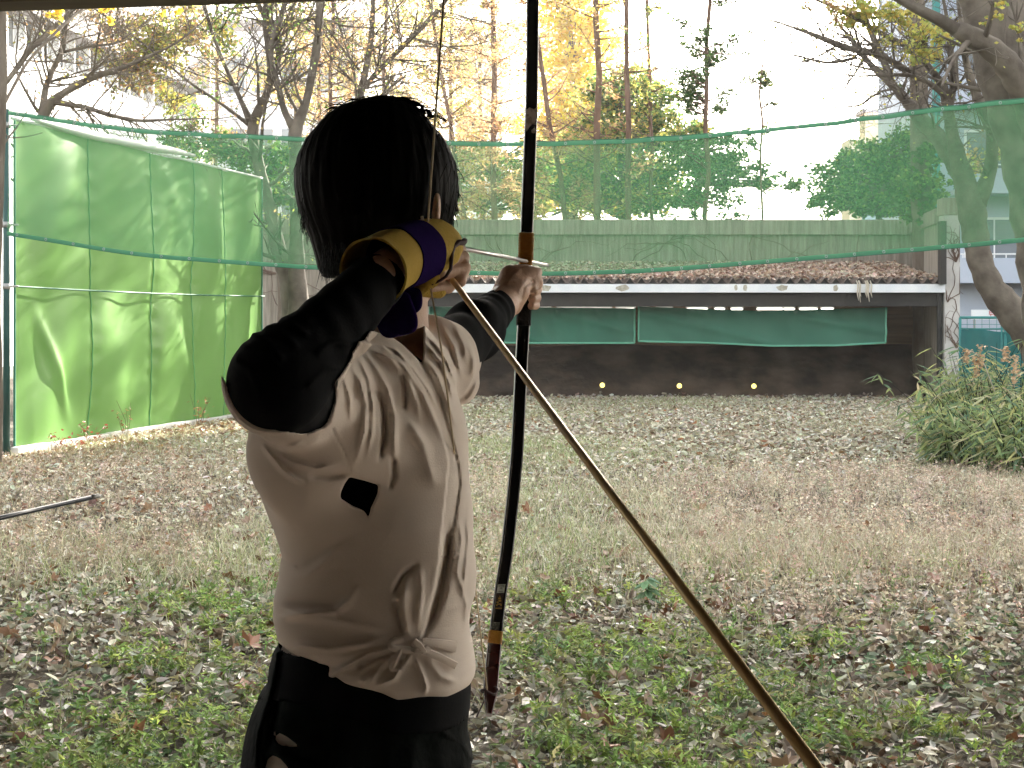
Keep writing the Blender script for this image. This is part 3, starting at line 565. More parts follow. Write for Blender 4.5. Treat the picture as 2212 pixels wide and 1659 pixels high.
# dawn redwoods
def conifer(label,px0,px1,Y,w,seed,pal,nb=60,top=-260,dens=9,base=520,blen=1.5,name='redwood_tree',leaf=.075):
    global rng
    keep_=rng; rng=np.random.default_rng(seed)
    t=empty(name,(W(px0,600,Y)[0],Y,0),label,'tree','tall thin conifers behind the concrete wall'); mb=MB(); mc=MB(); ml=MB()
    g0=W(px0,600,Y); g0[2]=0; P=[g0]; ztop=W(px1,top,Y)[2]+1.5; n=12
    x_t=W(px1,0,Y)[0]; x_b=W(px0,470,Y)[0]; z0,z1=W(0,470,Y)[2],W(0,0,Y)[2]
    zs=np.linspace(0,ztop,n); P=np.stack([x_b+(x_t-x_b)*(zs-z0)/(z1-z0)+rng.normal(0,.03,n),np.full(n,Y)+rng.normal(0,.04,n),zs],1)
    rad=w/F*Y/2*np.interp(zs,[0,z0,z1,ztop],[1.5,1.1,.85,.25]); mb.tube(P,rad,10)
    pos=[]
    for k in range(nb):
        z=rng.uniform(1.2,ztop*.98); b=np.array([np.interp(z,zs,P[:,i]) for i in range(3)]); a=rng.uniform(0,6.28); L=blen*(1.15-.75*z/ztop)*rng.uniform(.6,1.25)
        d=np.array((math.cos(a),math.sin(a),rng.uniform(-.05,.55))); d=unit(d); m=6; Q=[b]
        for i in range(m): d=unit(d+np.array((0,0,.05))+rng.normal(0,.07,3)); Q.append(Q[-1]+d*L/m)
        Q=np.array(Q); mc.tube(Q,np.linspace(.022,.006,m+1),4,cap=False)
        for j in range(dens):
            u=rng.uniform(.25,1)*m; i=min(int(u),m-1); s=Q[i]+(Q[i+1]-Q[i])*(u-i); e=unit(d*.5+rng.normal(0,.7,3)*np.array((1,1,.5)))*rng.uniform(.15,.42)*L*.6
            mc.tube([s,s+e*.5+(0,0,-.02),s+e],[.007,.005,.003],3,cap=False)
            f=rng.uniform(.1,1.05,15)[:,None]; pos.append(s+e*f+rng.normal(0,.07,(15,3)))
    pos=np.vstack(pos); n=len(pos)
    scatter(ml,pos,rng.uniform(.6,1.5,n)*leaf,rng.uniform(0,6.28,n),rng.normal(0,.8,n),rng.normal(0,.8,n),pick(pal,n),tmpl=DIA*np.array((1.3,.7,1)),quad=DIAQ)
    merge(mb,mc); mb.build('trunk',M['barkred'],t,smooth=True); ml.build('crown',M['foli'],t); rng=keep_; return t
conifer('reddish conifer trunk just left of the bow, rust coloured sprays on its branches',1067,1062,37,13,101,ORB,94,dens=8)
conifer('slim conifer directly behind the bowstring',1006,925,39,9,102,ORB+YLG,86,dens=8)
conifer('leaning conifer just right of the bow with rusty sprays',1222,1150,36,11,103,ORB,75,dens=6,blen=1.3)
conifer('tall straight conifer standing before the yellow ginkgo',1290,1288,35,15,104,ORB+YLG,45,dens=4,blen=1.3)
conifer('dark trunked conifer with few branches, right of the ginkgo',1358,1350,34,12,105,DGR+ORB,35,dens=4,blen=1.1)
conifer('thin conifer between the ginkgo and the pale sky',1408,1402,36,8,106,DGR+YLG,35,top=60,dens=5,blen=1.0)
conifer('rusty thin conifer left of the archer\'s head',712,716,33,9,107,ORB,46,dens=7)
conifer('conifer with bluish sprays above the archer\'s head',828,835,42,9,108,GRN+ORB+DGR,64,dens=8,blen=1.8)
conifer('thin rusty conifer behind the forked trees',690,688,36,8,109,ORB+YLG,62,dens=6)
conifer('pale thin conifer far behind the crossing branches, left',470,466,44,8,110,YLG+ORB,67,dens=6,blen=1.6)
conifer('faint conifer between the bowstring and the nearest reddish trunk',965,975,46,8,111,YLG+ORB,81,dens=8,blen=1.9)
# slender evergreen right
conifer('slender broad leaved evergreen alone against the white sky',1524,1528,34,10,112,DGR,72,top=-40,dens=6,blen=1.3,name='evergreen_tree',leaf=.10)
conifer('small thin sapling showing above the wall, right of the slender evergreen',1640,1652,33,5,113,DGR+GRN,18,top=290,dens=5,blen=.8,name='evergreen_sapling',leaf=.09)
# broad crowns
def crown_tree(name,label,px_,Y,trunkw,blobs,pal,n,ls,seed,bark='bark',cat='tree',group=None,ztop=None):
    global rng
    keep_=rng; rng=np.random.default_rng(seed); t=empty(name,(W(px_,600,Y)[0],Y,0),label,cat,group); mb=MB(); ml=MB()
    x=W(px_,600,Y)[0]; zt_=max(W(0,b[1],Y)[2] for b in blobs); mb.tube([(x,Y,0),(x+.05,Y,zt_*.4),(x-.05,Y,zt_*.8),(x,Y,zt_)],[trunkw,trunkw*.8,trunkw*.5,trunkw*.2],10)
    tot=sum(b[2]*b[3] for b in blobs)
    for (bx,by,rx,rz) in blobs:
        c=W(bx,by,Y); RX,RZ=rx/F*Y,rz/F*Y; m=int(n*rx*rz/tot); k=max(5,m//70)
        u=rng.normal(0,1,(k,3)); u/=np.linalg.norm(u,axis=1,keepdims=True); u*=rng.uniform(.25,1,(k,1))**.5; cc=c+u*np.array((RX,RX*.8,RZ))
        s=np.array((x,Y,c[2]-RZ*.4))
        for z in cc: mb.tube([s,(s+z)/2+rng.normal(0,.08,3),z],[.03,.02,.008],4,cap=False)
        i=rng.integers(k,size=m); pos=cc[i]+rng.normal(0,min(RX,RZ)*.17+.03,(m,3))*np.array((1.3,1.3,.8))
        scatter(ml,pos,rng.uniform(.6,1.35,m)*ls,rng.uniform(0,6.28,m),rng.normal(0,.7,m),rng.normal(0,.7,m),pick(pal,m)*rng.uniform(.75,1.2,(k,1))[i],tmpl=DIA*np.array((1,1.5,1)),quad=DIAQ)
    mb.build('trunk',M[bark],t,smooth=True); ml.build('crown',M['foli'],t); rng=keep_; return t
crown_tree('ginkgo_tree','bright yellow ginkgo glowing behind the bow',1232,48,.25,[(1230,-40,60,60),(1235,20,75,70),(1240,110,85,80),(1240,210,90,80),(1215,290,95,70),(1260,330,80,70),(1180,350,60,60),(1220,400,110,60),(1330,440,60,30),(1150,430,50,50)],GIN,26000,.14,201)
crown_tree('evergreen_tree','dark bushy evergreen right of the ginkgo, trunks showing in front of it',1345,38,.14,[(1300,215,60,50),(1290,290,70,50),(1370,180,50,45),(1420,230,50,60),(1380,270,70,50),(1290,380,110,55),(1400,330,70,60),(1420,400,60,60),(1480,300,55,40),(1240,420,60,40),(1355,440,80,30)],DGR+GRN+YLG,24000,.10,202)
crown_tree('evergreen_tree','loose green evergreen low on the left of the slender one',1505,37,.07,[(1500,330,55,35),(1560,330,60,35),(1520,365,80,30),(1590,380,50,25),(1545,420,60,35),(1478,430,40,30),(1600,350,45,22),(1700,390,30,20),(1640,385,40,20)],DGR+GRN,7000,.09,203)
crown_tree('evergreen_bush','leafy evergreen bush above the wall, left of the dark vertical trunk',1900,32,.09,[(1850,345,55,35),(1920,340,60,40),(1970,330,40,60),(1800,390,50,40),(1880,410,80,50),(1960,410,60,55),(1790,440,40,25),(1900,445,80,22),(1985,460,40,20)],DGR+GRN,11000,.095,204)
crown_tree('evergreen_bush','green undergrowth in shade behind the left forked trees',600,27,.06,[(450,330,60,40),(520,360,60,50),(600,350,50,60),(610,420,50,40),(700,400,60,60),(400,310,50,30),(560,420,60,40)],GRN+DGR,3600,.09,205)
crown_tree('evergreen_bush','yellow-green thicket low behind the wall on both sides of the bow',1070,41,.08,[(1030,350,60,50),(1100,380,70,50),(1000,420,60,50),(1150,400,60,60),(1090,440,90,30),(1190,330,50,50)],YLG+GRN+ORB,5200,.11,206)
TAN=[(.54,.40,.26,2),(.50,.43,.28,2),(.60,.48,.26,1.5),(.44,.32,.21,1)]
crown_tree('larch_tree','airy tan-leaved tree far behind, between the bowstring and the bow',1040,52,.12,[(1000,40,90,70),(930,130,80,70),(1040,150,90,80),(1100,60,60,60),(960,240,80,60),(1080,260,80,60),(1010,330,90,50)],TAN,9500,.12,211)
crown_tree('larch_tree','airy golden-tan tree far behind, just above the archer\'s head',850,55,.12,[(860,30,80,60),(800,110,70,60),(880,170,70,60),(840,260,70,60)],YLG+TAN,5200,.12,212)
crown_tree('larch_tree','faint tan tree far behind the left pair of forked trees',640,50,.10,[(640,40,70,60),(590,140,60,60),(700,150,60,60),(650,240,60,50)],TAN+YLG,2600,.12,213)
# dark vertical trunk with ivy
tree('evergreen_tree','dark rough trunk rising straight behind the zelkova branches','tree',
 [[(2000,900,29,58),(1998,500,29,54),(1990,420,29,50),(1986,300,29,40),(1985,150,29,38),(1982,50,29,36),(1980,-40,29,34)]],bark='bark',twigs=8,tl=1.0,depth=1,
 leafpal=DGR,nleaf=100,lsize=.1,clumps=[(1992,400,28.7,40,DGR+GRN,900,.1),(2000,330,28.7,30,DGR,400,.1),(2005,470,28.7,35,DGR,400,.1)])
# zelkova on the right: curved trunk under the net and its limbs
tree('zelkova_tree','zelkova with a curved trunk leaning left under the net, right edge','tree',
 [[(2290,800,23,120),(2235,720,23,95),(2185,672,23,72),(2142,625,23,60),(2116,565,23,54),(2106,505,23,58),(2098,440,23,62),(2085,395,23,50),(2068,340,23,38),(2055,280,23,26),(2048,235,23,25),(2040,190,23,22),(2012,150,22.8,14),(1985,120,22.6,12),(1950,95,22.4,12),(1900,70,22.2,10),(1850,40,22,9),(1800,15,22,7),(1740,-10,22,5)],
  [(2088,400,23,44),(2062,350,23.2,42),(2030,300,23.4,38),(1985,255,23.6,34),(1965,225,23.8,24),(1930,185,24,18),(1890,150,24.2,14),(1860,115,24.4,12)],
  [(1930,188,24,16),(1905,120,24.2,15),(1885,80,24.4,14),(1870,40,24.5,11)],
  [(2112,440,23,40),(2140,370,22.8,30),(2145,290,22.6,24),(2115,220,22.4,22),(2095,170,22.3,18),(2080,100,22.2,13),(2075,40,22.1,10)],
  [(1985,165,23,12),(1940,140,22.6,14),(1890,115,22.4,16),(1830,105,22.2,15),(1770,80,22,11),(1710,58,22,6)],
  [(2052,230,23,16),(2062,170,23,17),(2055,120,23,14),(2048,60,23,11)],
  [(2050,215,23,14),(2010,180,22.8,12),(1970,162,22.6,10),(1910,162,22.5,7),(1860,165,22.4,4)],
  [(1850,125,22.2,7),(1790,138,22,6),(1720,120,22,4)],
  [(1900,200,24.1,7),(1880,210,24,6),(1860,228,24,5),(1815,232,24,3)]],
 bark='barkz',twigs=13,tl=.9,depth=2,leafpal=YLG,nleaf=500,lsize=.06,split=.8,
 clumps=[(1870,25,22,50,YLG,600,.07),(1990,85,22,55,YLG,600,.07),(2010,110,22,35,YLG,300,.07),(1800,20,22,40,YLG+ORB,300,.07),(2140,330,26,60,ORB+YLG,350,.09),(1930,40,22,40,YLG,320,.07)])
# the great limb at upper right
tree('zelkova_tree','massive brown-grey trunk and thick broken limb filling the upper right corner','tree',
 [[(2330,900,17,200),(2290,600,17,170),(2255,420,17,150),(2215,300,17,120),(2175,190,17,112),(2150,90,17,110),(2120,0,17,95),(2095,-60,17,85)],
  [(2262,330,16.8,90),(2232,235,16.6,75),(2195,165,16.4,62),(2160,120,16.3,54),(2120,90,16.2,46),(2085,72,16.1,44),(2066,62,16.1,34)],
  [(2240,260,17.4,70),(2215,130,17.6,66),(2190,30,17.8,60),(2170,-50,18,55)]],
 bark='barkz',twigs=5,tl=1.2,depth=2,leafpal=YLG,nleaf=80,lsize=.06,clumps=[(2150,25,16,22,YLG,90,.05),(2195,60,16,18,YLG,60,.05)])
# knobbly stub of the sawn limb as extra sprouts
# unseen evergreen added beyond the right edge so its shade falls on the range
crown_tree('evergreen_tree','unseen evergreen added beyond the right edge to shade the range',3900,24,.3,[(3900,150,330,330),(4100,-150,300,300)],DGR,5200,.22,207)

# ============================================================ BUILDINGS
M['pale']=mat('pale_render',(.76,.78,.82),(.82,.84,.87),.85,.3)
M['cream']=mat('cream_render',(.62,.50,.36),(.70,.58,.42),.85,.3)
M['glass']=mat('window_glass',(.10,.13,.16),(.16,.20,.24),.12,.5,spec=.6)
M['dark']=mat('dark_cladding',(.20,.19,.20),(.28,.27,.28),.7,.6)
M['teal']=mat('teal_pipe',(.04,.25,.24),(.06,.30,.28),.6,1)
M['rail']=mat('white_rail',(.70,.72,.74),(.78,.8,.82),.5,1)
# apartment block, right
YA=48.; xa=(2012-CX)/F*YA; M['pblue']=mat('pale_blue_render',(.40,.46,.56),(.46,.52,.62),.85,.3); ap=empty('apartment_block',(xa,YA,0),'pale blue-white apartment block with balconies behind the right hand trees','building')
HA=31.; mb=MB(); mb.box(xa,xa+34,YA+1.3,YA+7,0,HA); mb.build('wall',M['pblue'],ap)  # unseen height and width added, depth kept thin, to shape the shade on the range
mb=MB(); mb.box(xa-.1,xa+34.1,YA+1.1,YA+7.1,HA+.003,HA+.4); mb.build('roof',M['dark'],ap)
for fl in range(10):
    zt_=3.42+fl*2.8; 
    if zt_>HA: break
    mb=MB(); mb.box(xa+.9,xa+33,YA,YA+.12,zt_-.78,zt_); mb.box(xa+.9,xa+33,YA+.121,YA+1.29,zt_-.78,zt_-.62); mb.build('balcony',M['pblue'],ap)
    mb=MB(); mb.tube([(xa+.9,YA+.05,zt_+.12),(xa+33,YA+.05,zt_+.12)],.025,6)
    for k in range(24): mb.tube([(xa+1+k*1.35,YA+.05,zt_),(xa+1+k*1.35,YA+.05,zt_+.12)],.02,5)
    mb.build('handrail',M['rail'],ap)
    for k in range(7):
        x0_=xa+1.4+k*2.4; fo=MB(); fo.box(x0_,x0_+1.9,YA+1.24,YA+1.296,zt_-.5,zt_+1.35); w=fo.build('window',M['rail'],ap)
        g_=MB(); g_.box(x0_+.07,x0_+.92,YA+1.22,YA+1.238,zt_-.42,zt_+1.27); g_.box(x0_+.98,x0_+1.83,YA+1.22,YA+1.238,zt_-.42,zt_+1.27); g_.build('pane',M['glass'],w)
mb=MB(); mb.box(xa+.35,xa+.55,YA+1.0,YA+1.2,0,HA-.5); mb.build('downpipe',M['teal'],ap)
# cream building
YC=62.; xc0=(1835-CX)/F*YC; cb=empty('cream_building',(xc0+3,YC,0),'cream building showing between the evergreen bush and the dark trunk','building')
zc=W(0,300,YC)[2]; mb=MB(); mb.box(xc0,xc0+3.4,YC,YC+1.5,0,zc); mb.box(xc0+.7,xc0+3.5,YC+.3,YC+1.4,zc,zc+1.1); mb.build('wall',M['cream'],cb)
mb=MB(); mb.box(xc0+.6,xc0+3.6,YC+.2,YC+1.6,zc+1.1,zc+1.25); mb.build('roof',M['dark'],cb)
for z_ in (1.5,4.5):
    for k in range(2): mb=MB(); mb.box(xc0+.5+k*1.5,xc0+1.4+k*1.5,YC-.04,YC+.02,z_,z_+1.3); mb.build('window',M['glass'],cb)
# left receding building
lb=empty('office_building',(-17,55,0),'long pale building with a dark upper storey receding behind the left trees','building')
a0=W(20,42,49); a1=W(430,168,68); a0[2]=a1[2]=11.2; dv=(a1-a0); dv[2]=0; Ld=np.linalg.norm(dv); dv/=Ld; nv=np.array((dv[1],-dv[0],0.))
p0=np.array((a0[0],a0[1],0.))-dv*8
mb=MB(); mb.obox(p0,dv*(Ld+8),-nv*14,(0,0,10.2)); mb.build('wall',M['pale'],lb)
mb=MB(); mb.obox(p0+(0,0,11.4)+nv*.5,dv*(Ld+8),-nv*14,(0,0,6.)); mb.build('upper_storey',M['dark'],lb)
mb=MB(); mb.obox(p0+(0,0,10.203)-nv*.4,dv*(Ld+8),-nv*13,(0,0,1.19)); mb.build('window_band',M['glass'],lb)
for k in range(20): mb=MB(); mb.obox(p0+dv*(1+k*1.35)+(0,0,10.2)+nv*.03,dv*.12,-nv*.4,(0,0,1.2)); mb.build('mullion',M['rail'],lb)
for k in range(3): 
    fo=MB(); fo.obox(p0+dv*(9+k*6)+(0,0,6.2)+nv*.04,dv*1.8,-nv*.1,(0,0,1.5)); fo.build('window',M['glass'],lb)
# frontal white building behind forked trees
YB=72.; x0_=(455-CX)/F*YB; x1_=(770-CX)/F*YB; fb=empty('office_building',((x0_+x1_)/2,YB,0),'white building with square windows behind the two forked trees','building')
mb=MB(); mb.box(x0_,x1_,YB,YB+12,0,15); mb.build('wall',M['pale'],fb); mb=MB(); mb.box(x0_-.2,x1_+.2,YB-.2,YB+12.2,15.003,15.5); mb.build('roof',M['dark'],fb)
for r_ in range(4):
    for k in range(5):
        xx=x0_+.7+k*1.32; z_=2.2+r_*3.3; fo=MB(); fo.box(xx-.05,xx+.95,YB-.06,YB+.03,z_-.05,z_+1.65); w=fo.build('window',M['rail'],fb); g_=MB(); g_.box(xx,xx+.9,YB-.08,YB-.062,z_,z_+1.6); g_.build('pane',M['glass'],w)
# distant pale tower
YT=120.; xx=(985-CX)/F*YT; tw=empty('tower_block',(xx+2,YT,0),'distant pale green tower top seen through the conifers left of the bow','building')
zt2=W(0,96,YT)[2]; mb=MB(); mb.box(xx,xx+3.6,YT,YT+8,0,zt2-1.9); mb.box(xx+.2,xx+3.4,YT+.2,YT+8,zt2-1.0,zt2); mb.build('wall',mat('pale_green_render',(.68,.78,.75),(.74,.82,.79),.8,.3),tw)
mb=MB(); mb.box(xx+.15,xx+3.45,YT+.15,YT+7,zt2-1.9,zt2-1.0); mb.build('window_band',M['glass'],tw)

# ============================================================ RIGHT SIDE: gate, sign, sasa
M['gatep']=mat('teal_gate_paint',(.03,.20,.20),(.05,.27,.26),.5,6)
M['gatenet']=mat('teal_net',(.015,.15,.15),(.025,.20,.19),.8,3,trans=.2,alpha=.96)
YG=24.3; gt=empty('wire_gate',W(2140,760,YG)*np.array((1,1,0)),'teal steel gate draped with torn netting at the right edge','gate')
zg=W(0,686,YG)[2]; gx0=W(2074,0,YG)[0]; gx1=W(2172,0,YG)[0]; gx2=W(2186,0,YG)[0]; gx3=W(2330,0,YG)[0]
mb=MB(); mb.tube([(gx0,YG,zg),(gx1,YG,zg)],.022,8); mb.tube([(gx0,YG,zg-.18),(gx1,YG,zg-.18)],.014,8); mb.tube([(gx0,YG,0.1),(gx0,YG,zg)],.022,8); mb.tube([(gx1-.06,YG,0.1),(gx1-.06,YG,zg)],.018,8); mb.tube([(gx2,YG,zg),(gx3,YG,zg)],.022,8); mb.build('frame',M['gatep'],gt,smooth=True)
for x_ in (gx1+.0,gx2): mb=MB(); mb.tube([(x_,YG-.02,0),(x_,YG-.02,zg+.03)],.034,12); mb.build('post',M['gatep'],gt,smooth=True)
mb=MB()
for k in range(16): x_=gx0+(gx3-gx0)*k/16; mb.tube([(x_,YG+.02,.05),(x_,YG+.02,zg)],.004,4)
for k in range(12): mb.tube([(gx0,YG+.02,.1+k*.12),(gx3,YG+.02,.1+k*.12)],.004,4)
mb.build('wire_mesh',M['gatep'],gt)
u=np.linspace(0,1,60); V=np.linspace(0,1,20)[:,None]; X=gx0+(gx3-gx0)*u[None]; top=zg-.18-.08*sm(u,.0,.45)+.25*sm(u,.5,.7); Z=top[None]*V+.02; Yn=YG-.05-.05*np.sin(u*23+V*4)*(.3+V)-.06*np.exp(-((u-V*.4-.1)/.05)**2)
mb=MB(); mb.grid(np.stack([np.broadcast_to(X,Z.shape),np.broadcast_to(Yn,Z.shape),Z],-1)); mb.build('netting',M['gatenet'],gt,smooth=True)
YS=26.; sg=empty('notice_board',W(2140,680,YS),'small white notice board with two red characters behind the teal gate','sign')
p=W(2098,669,YS); q=W(2178,690,YS); mb=MB(); mb.box(p[0],q[0],YS,YS+.02,q[2],p[2]); mb.build('board',M['rail'],sg)
M['red']=mat('red_letters',(.55,.08,.09),rough=.6)
mb=MB(); cw=.06
def st(cx,cz,segs_):
    for (ax,az,bx,bz) in segs_: mb.obox((cx+ax*cw,YS-.004,cz+az*cw),((bx-ax)*cw+(.012 if ax==bx else 0),0,(bz-az)*cw+(.012 if az==bz else 0)),(0,.003,0),(0.0 if az==bz else 0,0,.0001) if False else ((.012,0,0) if ax!=bx and False else (0,0,.012) if az==bz else (.012,0,0)))
for (cx,segs_) in ((W(2144,0,YS)[0],[(-1,.8,1,.8),(-1,.8,-1,-.1),(1,.8,1,-.1),(-1,.35,1,.35),(-1,-.1,1,-.1),(-.6,-.1,-.6,-1),(.4,-.1,.4,-1)]),(W(2160,0,YS)[0],[(0,1,0,-1),(-.9,.6,-.9,.1),(.9,.6,.9,.1),(-.9,.1,.9,.1),(-1,-.2,-1,-1),(1,-.2,1,-1),(-1,-1,1,-1)])):
    cz=W(0,679,YS)[2]
    for (ax,az,bx,bz) in segs_:
        x_a,x_b=sorted((cx+ax*cw,cx+bx*cw)); z_a,z_b=sorted((cz+az*cw,cz+bz*cw)); mb.box(x_a,x_b+.012,YS-.004,YS-.001,z_a,z_b+.012)
mb.build('characters',M['red'],sg)
for x_ in (p[0]+.05,q[0]-.08): mb=MB(); mb.box(x_,x_+.03,YS+.021,YS+.05,0,p[2]); mb.build('post',M['metal'],sg)
# sasa bamboo clumps
SAS=[(.25,.34,.16,3),(.35,.41,.17,2),(.46,.47,.20,1.2),(.58,.54,.34,.9),(.15,.24,.15,1.5)]
BL=np.array([(-.5,0,0),(-.2,.5,.02),(-.2,-.5,.02),(.15,.42,.0),(.15,-.42,.0),(.5,0,-.12),(-.2,0,-.03),(.15,0,-.03)]); BLT=np.array([(0,6,1),(0,2,6),(1,6,7),(1,7,3),(6,2,4),(6,4,7),(3,7,5),(7,4,5)])
def sasa(label,cx_,cy_,r_,h_,n,seed):
    global rng
    k_=rng; rng=np.random.default_rng(seed); t=empty('bamboo_clump',(cx_,cy_,0),label,'bamboo','low bamboo clumps at the right edge'); mb=MB(); ml=MB()
    for i in range(n):
        a=rng.uniform(0,6.28); rr=r_*math.sqrt(rng.random()); b=np.array((cx_+rr*math.cos(a),cy_+rr*math.sin(a)*.8,0)); h=h_*rng.uniform(.45,1.08)*(1-.35*(rr/r_)**2)
        ln=rng.normal(0,.22,2)+np.array((math.cos(a),math.sin(a)))*.25*rr/r_; q=b+np.array((ln[0]*h,ln[1]*h,h)); m=b+np.array((ln[0]*h*.3,ln[1]*h*.3,h*.6)); mb.tube([b,m,q],[.005,.004,.002],4)
        for _ in range(17):
            f=rng.uniform(.3,1); s=b+(q-b)*f; az=rng.uniform(0,6.28); dr=rng.uniform(.1,1.0); Ls=rng.uniform(.12,.27); e=np.array((math.cos(az)*math.cos(dr),math.sin(az)*math.cos(dr),.25-math.sin(dr)))*Ls
            c=s+e*.5; scatter(ml,c[None],np.array([Ls]),np.array([az]),np.array([rng.normal(0,.4)]),np.array([dr*.8]),pick(SAS,1),tmpl=BL*np.array((1,.12,.6)),tri=BLT)
    mb.build('stem',M['grass'],t); ml.build('foliage',M['foli'],t); rng=k_
sasa('low bamboo clump spilling furthest left onto the dry grass',4.85,15.6,.58,.85,110,301)
sasa('tall leafy bamboo clump in front of the teal gate',5.5,17.4,.85,1.25,170,302)
sasa('bamboo clump cut off by the right edge of the picture, nearest the hall',5.25,14.5,.75,.95,150,303)
sasa('bamboo clump reaching the foot of the white pillar',6.05,19.3,.55,.9,80,304)
# hanging seed heads over the bamboo
def seedhead(label,pts,heads,Y):
    t=empty('dried_seed_plant',W(pts[0][0],900,Y)*np.array((1,1,0)),label,'plant','dried seed plants over the bamboo'); mb=MB(); P=[W(a,b,Y) for a,b in pts]; P[0][2]=0; mb.tube(P,np.linspace(.008,.003,len(P)),5); mb.build('stem',M['straw'],t,smooth=True); 
    for (hx,hy,L_) in heads:
        ml=MB(); n=110; f=rng.random(n); c=W(hx,hy,Y); pos=c+np.stack([rng.normal(0,.022,n)*(1.2-f*.6),rng.normal(0,.022,n),-f*L_],1); scatter(ml,pos,rng.uniform(.02,.05,n),rng.uniform(0,6.28,n),rng.normal(1,.5,n),rng.normal(0,.5,n),pick([(.55,.38,.22,2),(.42,.27,.15,1)],n),tmpl=DIA,quad=DIAQ); ml.build('seed_cluster',M['leaf'],t)
seedhead('dried plant with drooping tan seed heads in front of the teal gate',[(2148,960),(2150,850),(2128,790),(2110,765),(2085,752)],[(2108,768,.24),(2118,745,.25),(2088,755,.14)],16.5)
seedhead('taller dried plant with heavy tan seed heads at the right edge',[(2195,960),(2190,850),(2195,780),(2170,760),(2140,748)],[(2192,768,.30),(2172,748,.16)],16.0)
# ============================================================ SHOOTING HALL (roof over the archer and the camera)
M['hallwood']=mat('hall_timber',(.10,.08,.06),(.16,.13,.10),.7,1.5,6,stretch=(.3,6,6))
M['hallfloor']=mat('hall_floor_boards',(.34,.285,.235),(.42,.36,.30),.45,1.5,6,stretch=(8,.4,1))
M['plaster']=mat('dark_plaster',(.46,.43,.40),(.52,.49,.46),.9,2)
hall=empty('shooting_hall',(0,-1.5,0),'timber eave and roof of the shooting hall overhead','building')
def hx(x,y): a=R(-8.5); return x*math.cos(a)-y*math.sin(a), x*math.sin(a)+y*math.cos(a)
def hbox(mb,x0,x1,y0,y1,z0,z1):
    c=[hx(x0,y0),hx(x1,y0),hx(x1,y1),hx(x0,y1)]; v=[(a,b,z0) for a,b in c]+[(a,b,z1) for a,b in c]
    mb.add(v,[(0,3,2,1),(4,5,6,7),(0,1,5,4),(1,2,6,5),(2,3,7,6),(3,0,4,7)])
mb=MB(); hbox(mb,-7,7,-5,3.3,.02,.10); mb.build('floor',M['hallfloor'],hall)
mb=MB(); hbox(mb,-7.3,7.3,-5.3,5.0,2.78,2.86); mb.build('roof',M['hallwood'],hall)
EY=4.32; ez=H+.2125*EY
mb=MB(); hbox(mb,-7,7,EY-.15,EY-.0,ez+.0,ez+.22); mb.build('eave_beam',M['hallwood'],hall,bevel=.01)
for k in range(12): mb=MB(); hbox(mb,-6.6+k*1.2,-6.5+k*1.2,-5,EY-.2,2.66,2.777); mb.build('rafter',M['hallwood'],hall)
mb=MB(); hbox(mb,-7,7,-5.2,-5.02,.10,2.77); mb.build('back_wall',M['plaster'],hall)
mb=MB(); hbox(mb,-7.15,-7,-5.2,2.2,.10,2.77); hbox(mb,7,7.15,-5.2,2.2,.10,2.77); mb.build('side_wall',M['plaster'],hall)
for x_ in (-6.9,6.75): mb=MB(); hbox(mb,x_,x_+.15,3.0,3.15,.10,ez+.3); mb.build('post',M['hallwood'],hall)
# ============================================================ IMPLICIT SURFACES
def nets(f, lo, hi, h, B=8):
    lo=np.array(lo,float); n=((np.array(hi)-lo)/h).astype(int)//B*B+B; nb=n//B
    c=[lo[k]+(np.arange(nb[k])*B+(B-1)/2)*h for k in range(3)]; C=np.stack(np.meshgrid(*c,indexing='ij'),-1).reshape(-1,3)
    dc=f(C); D=np.repeat(np.repeat(np.repeat(dc.reshape(nb),B,0),B,1),B,2).astype(np.float32)
    act=np.abs(dc)<h*B*.5*1.75*1.15+.012; idx=np.argwhere(act.reshape(nb)); g=np.stack(np.meshgrid(*[np.arange(B)]*3,indexing='ij'),-1).reshape(-1,3)
    for s in range(0,len(idx),4000):
        I=(idx[s:s+4000]*B)[:,None]+g[None]; I=I.reshape(-1,3); D[I[:,0],I[:,1],I[:,2]]=f(lo+I*h)
    N=D.shape; S=D<0; cor=[(i,j,k) for i in (0,1) for j in (0,1) for k in (0,1)]
    def sl_(A,o): return A[o[0]:N[0]-1+o[0],o[1]:N[1]-1+o[1],o[2]:N[2]-1+o[2]]
    cnt=sum(sl_(S,o).astype(np.int8) for o in cor); A=(cnt>0)&(cnt<8); cells=np.argwhere(A); vid=np.full(A.shape,-1); vid[A]=np.arange(len(cells))
    acc=np.zeros((len(cells),3)); m=np.zeros(len(cells))
    for a in cor:
        for ax in range(3):
            if a[ax]: continue
            b=list(a); b[ax]=1; ia=cells+a; ib=cells+b; da=D[ia[:,0],ia[:,1],ia[:,2]]; db=D[ib[:,0],ib[:,1],ib[:,2]]; x=(da<0)!=(db<0); t=np.where(x,da/(da-db+1e-12),0)
            p=np.array(a)[None]+(np.array(b)-np.array(a))[None]*t[:,None]; acc+=p*x[:,None]; m+=x
    V=lo+(cells+acc/m[:,None])*h; Q=[]
    for ax in range(3):
        o1,o2=[k for k in range(3) if k!=ax]; I=np.argwhere(np.diff(S.astype(np.int8),axis=ax)!=0); I=I[(I[:,o1]>0)&(I[:,o2]>0)&(I[:,o1]<N[o1]-1)&(I[:,o2]<N[o2]-1)]
        if not len(I): continue
        def vv(d1,d2): J=I.copy(); J[:,o1]-=d1; J[:,o2]-=d2; return vid[J[:,0],J[:,1],J[:,2]]
        q=np.stack([vv(0,0),vv(1,0),vv(1,1),vv(0,1)],1); J=I; ins=S[J[:,0],J[:,1],J[:,2]]
        flip=ins if ax!=1 else ~ins; q[~flip]=q[~flip][:,::-1]; q=q[(q>=0).all(1)]; Q.append(q)
    return V,np.vstack(Q)[:,::-1]
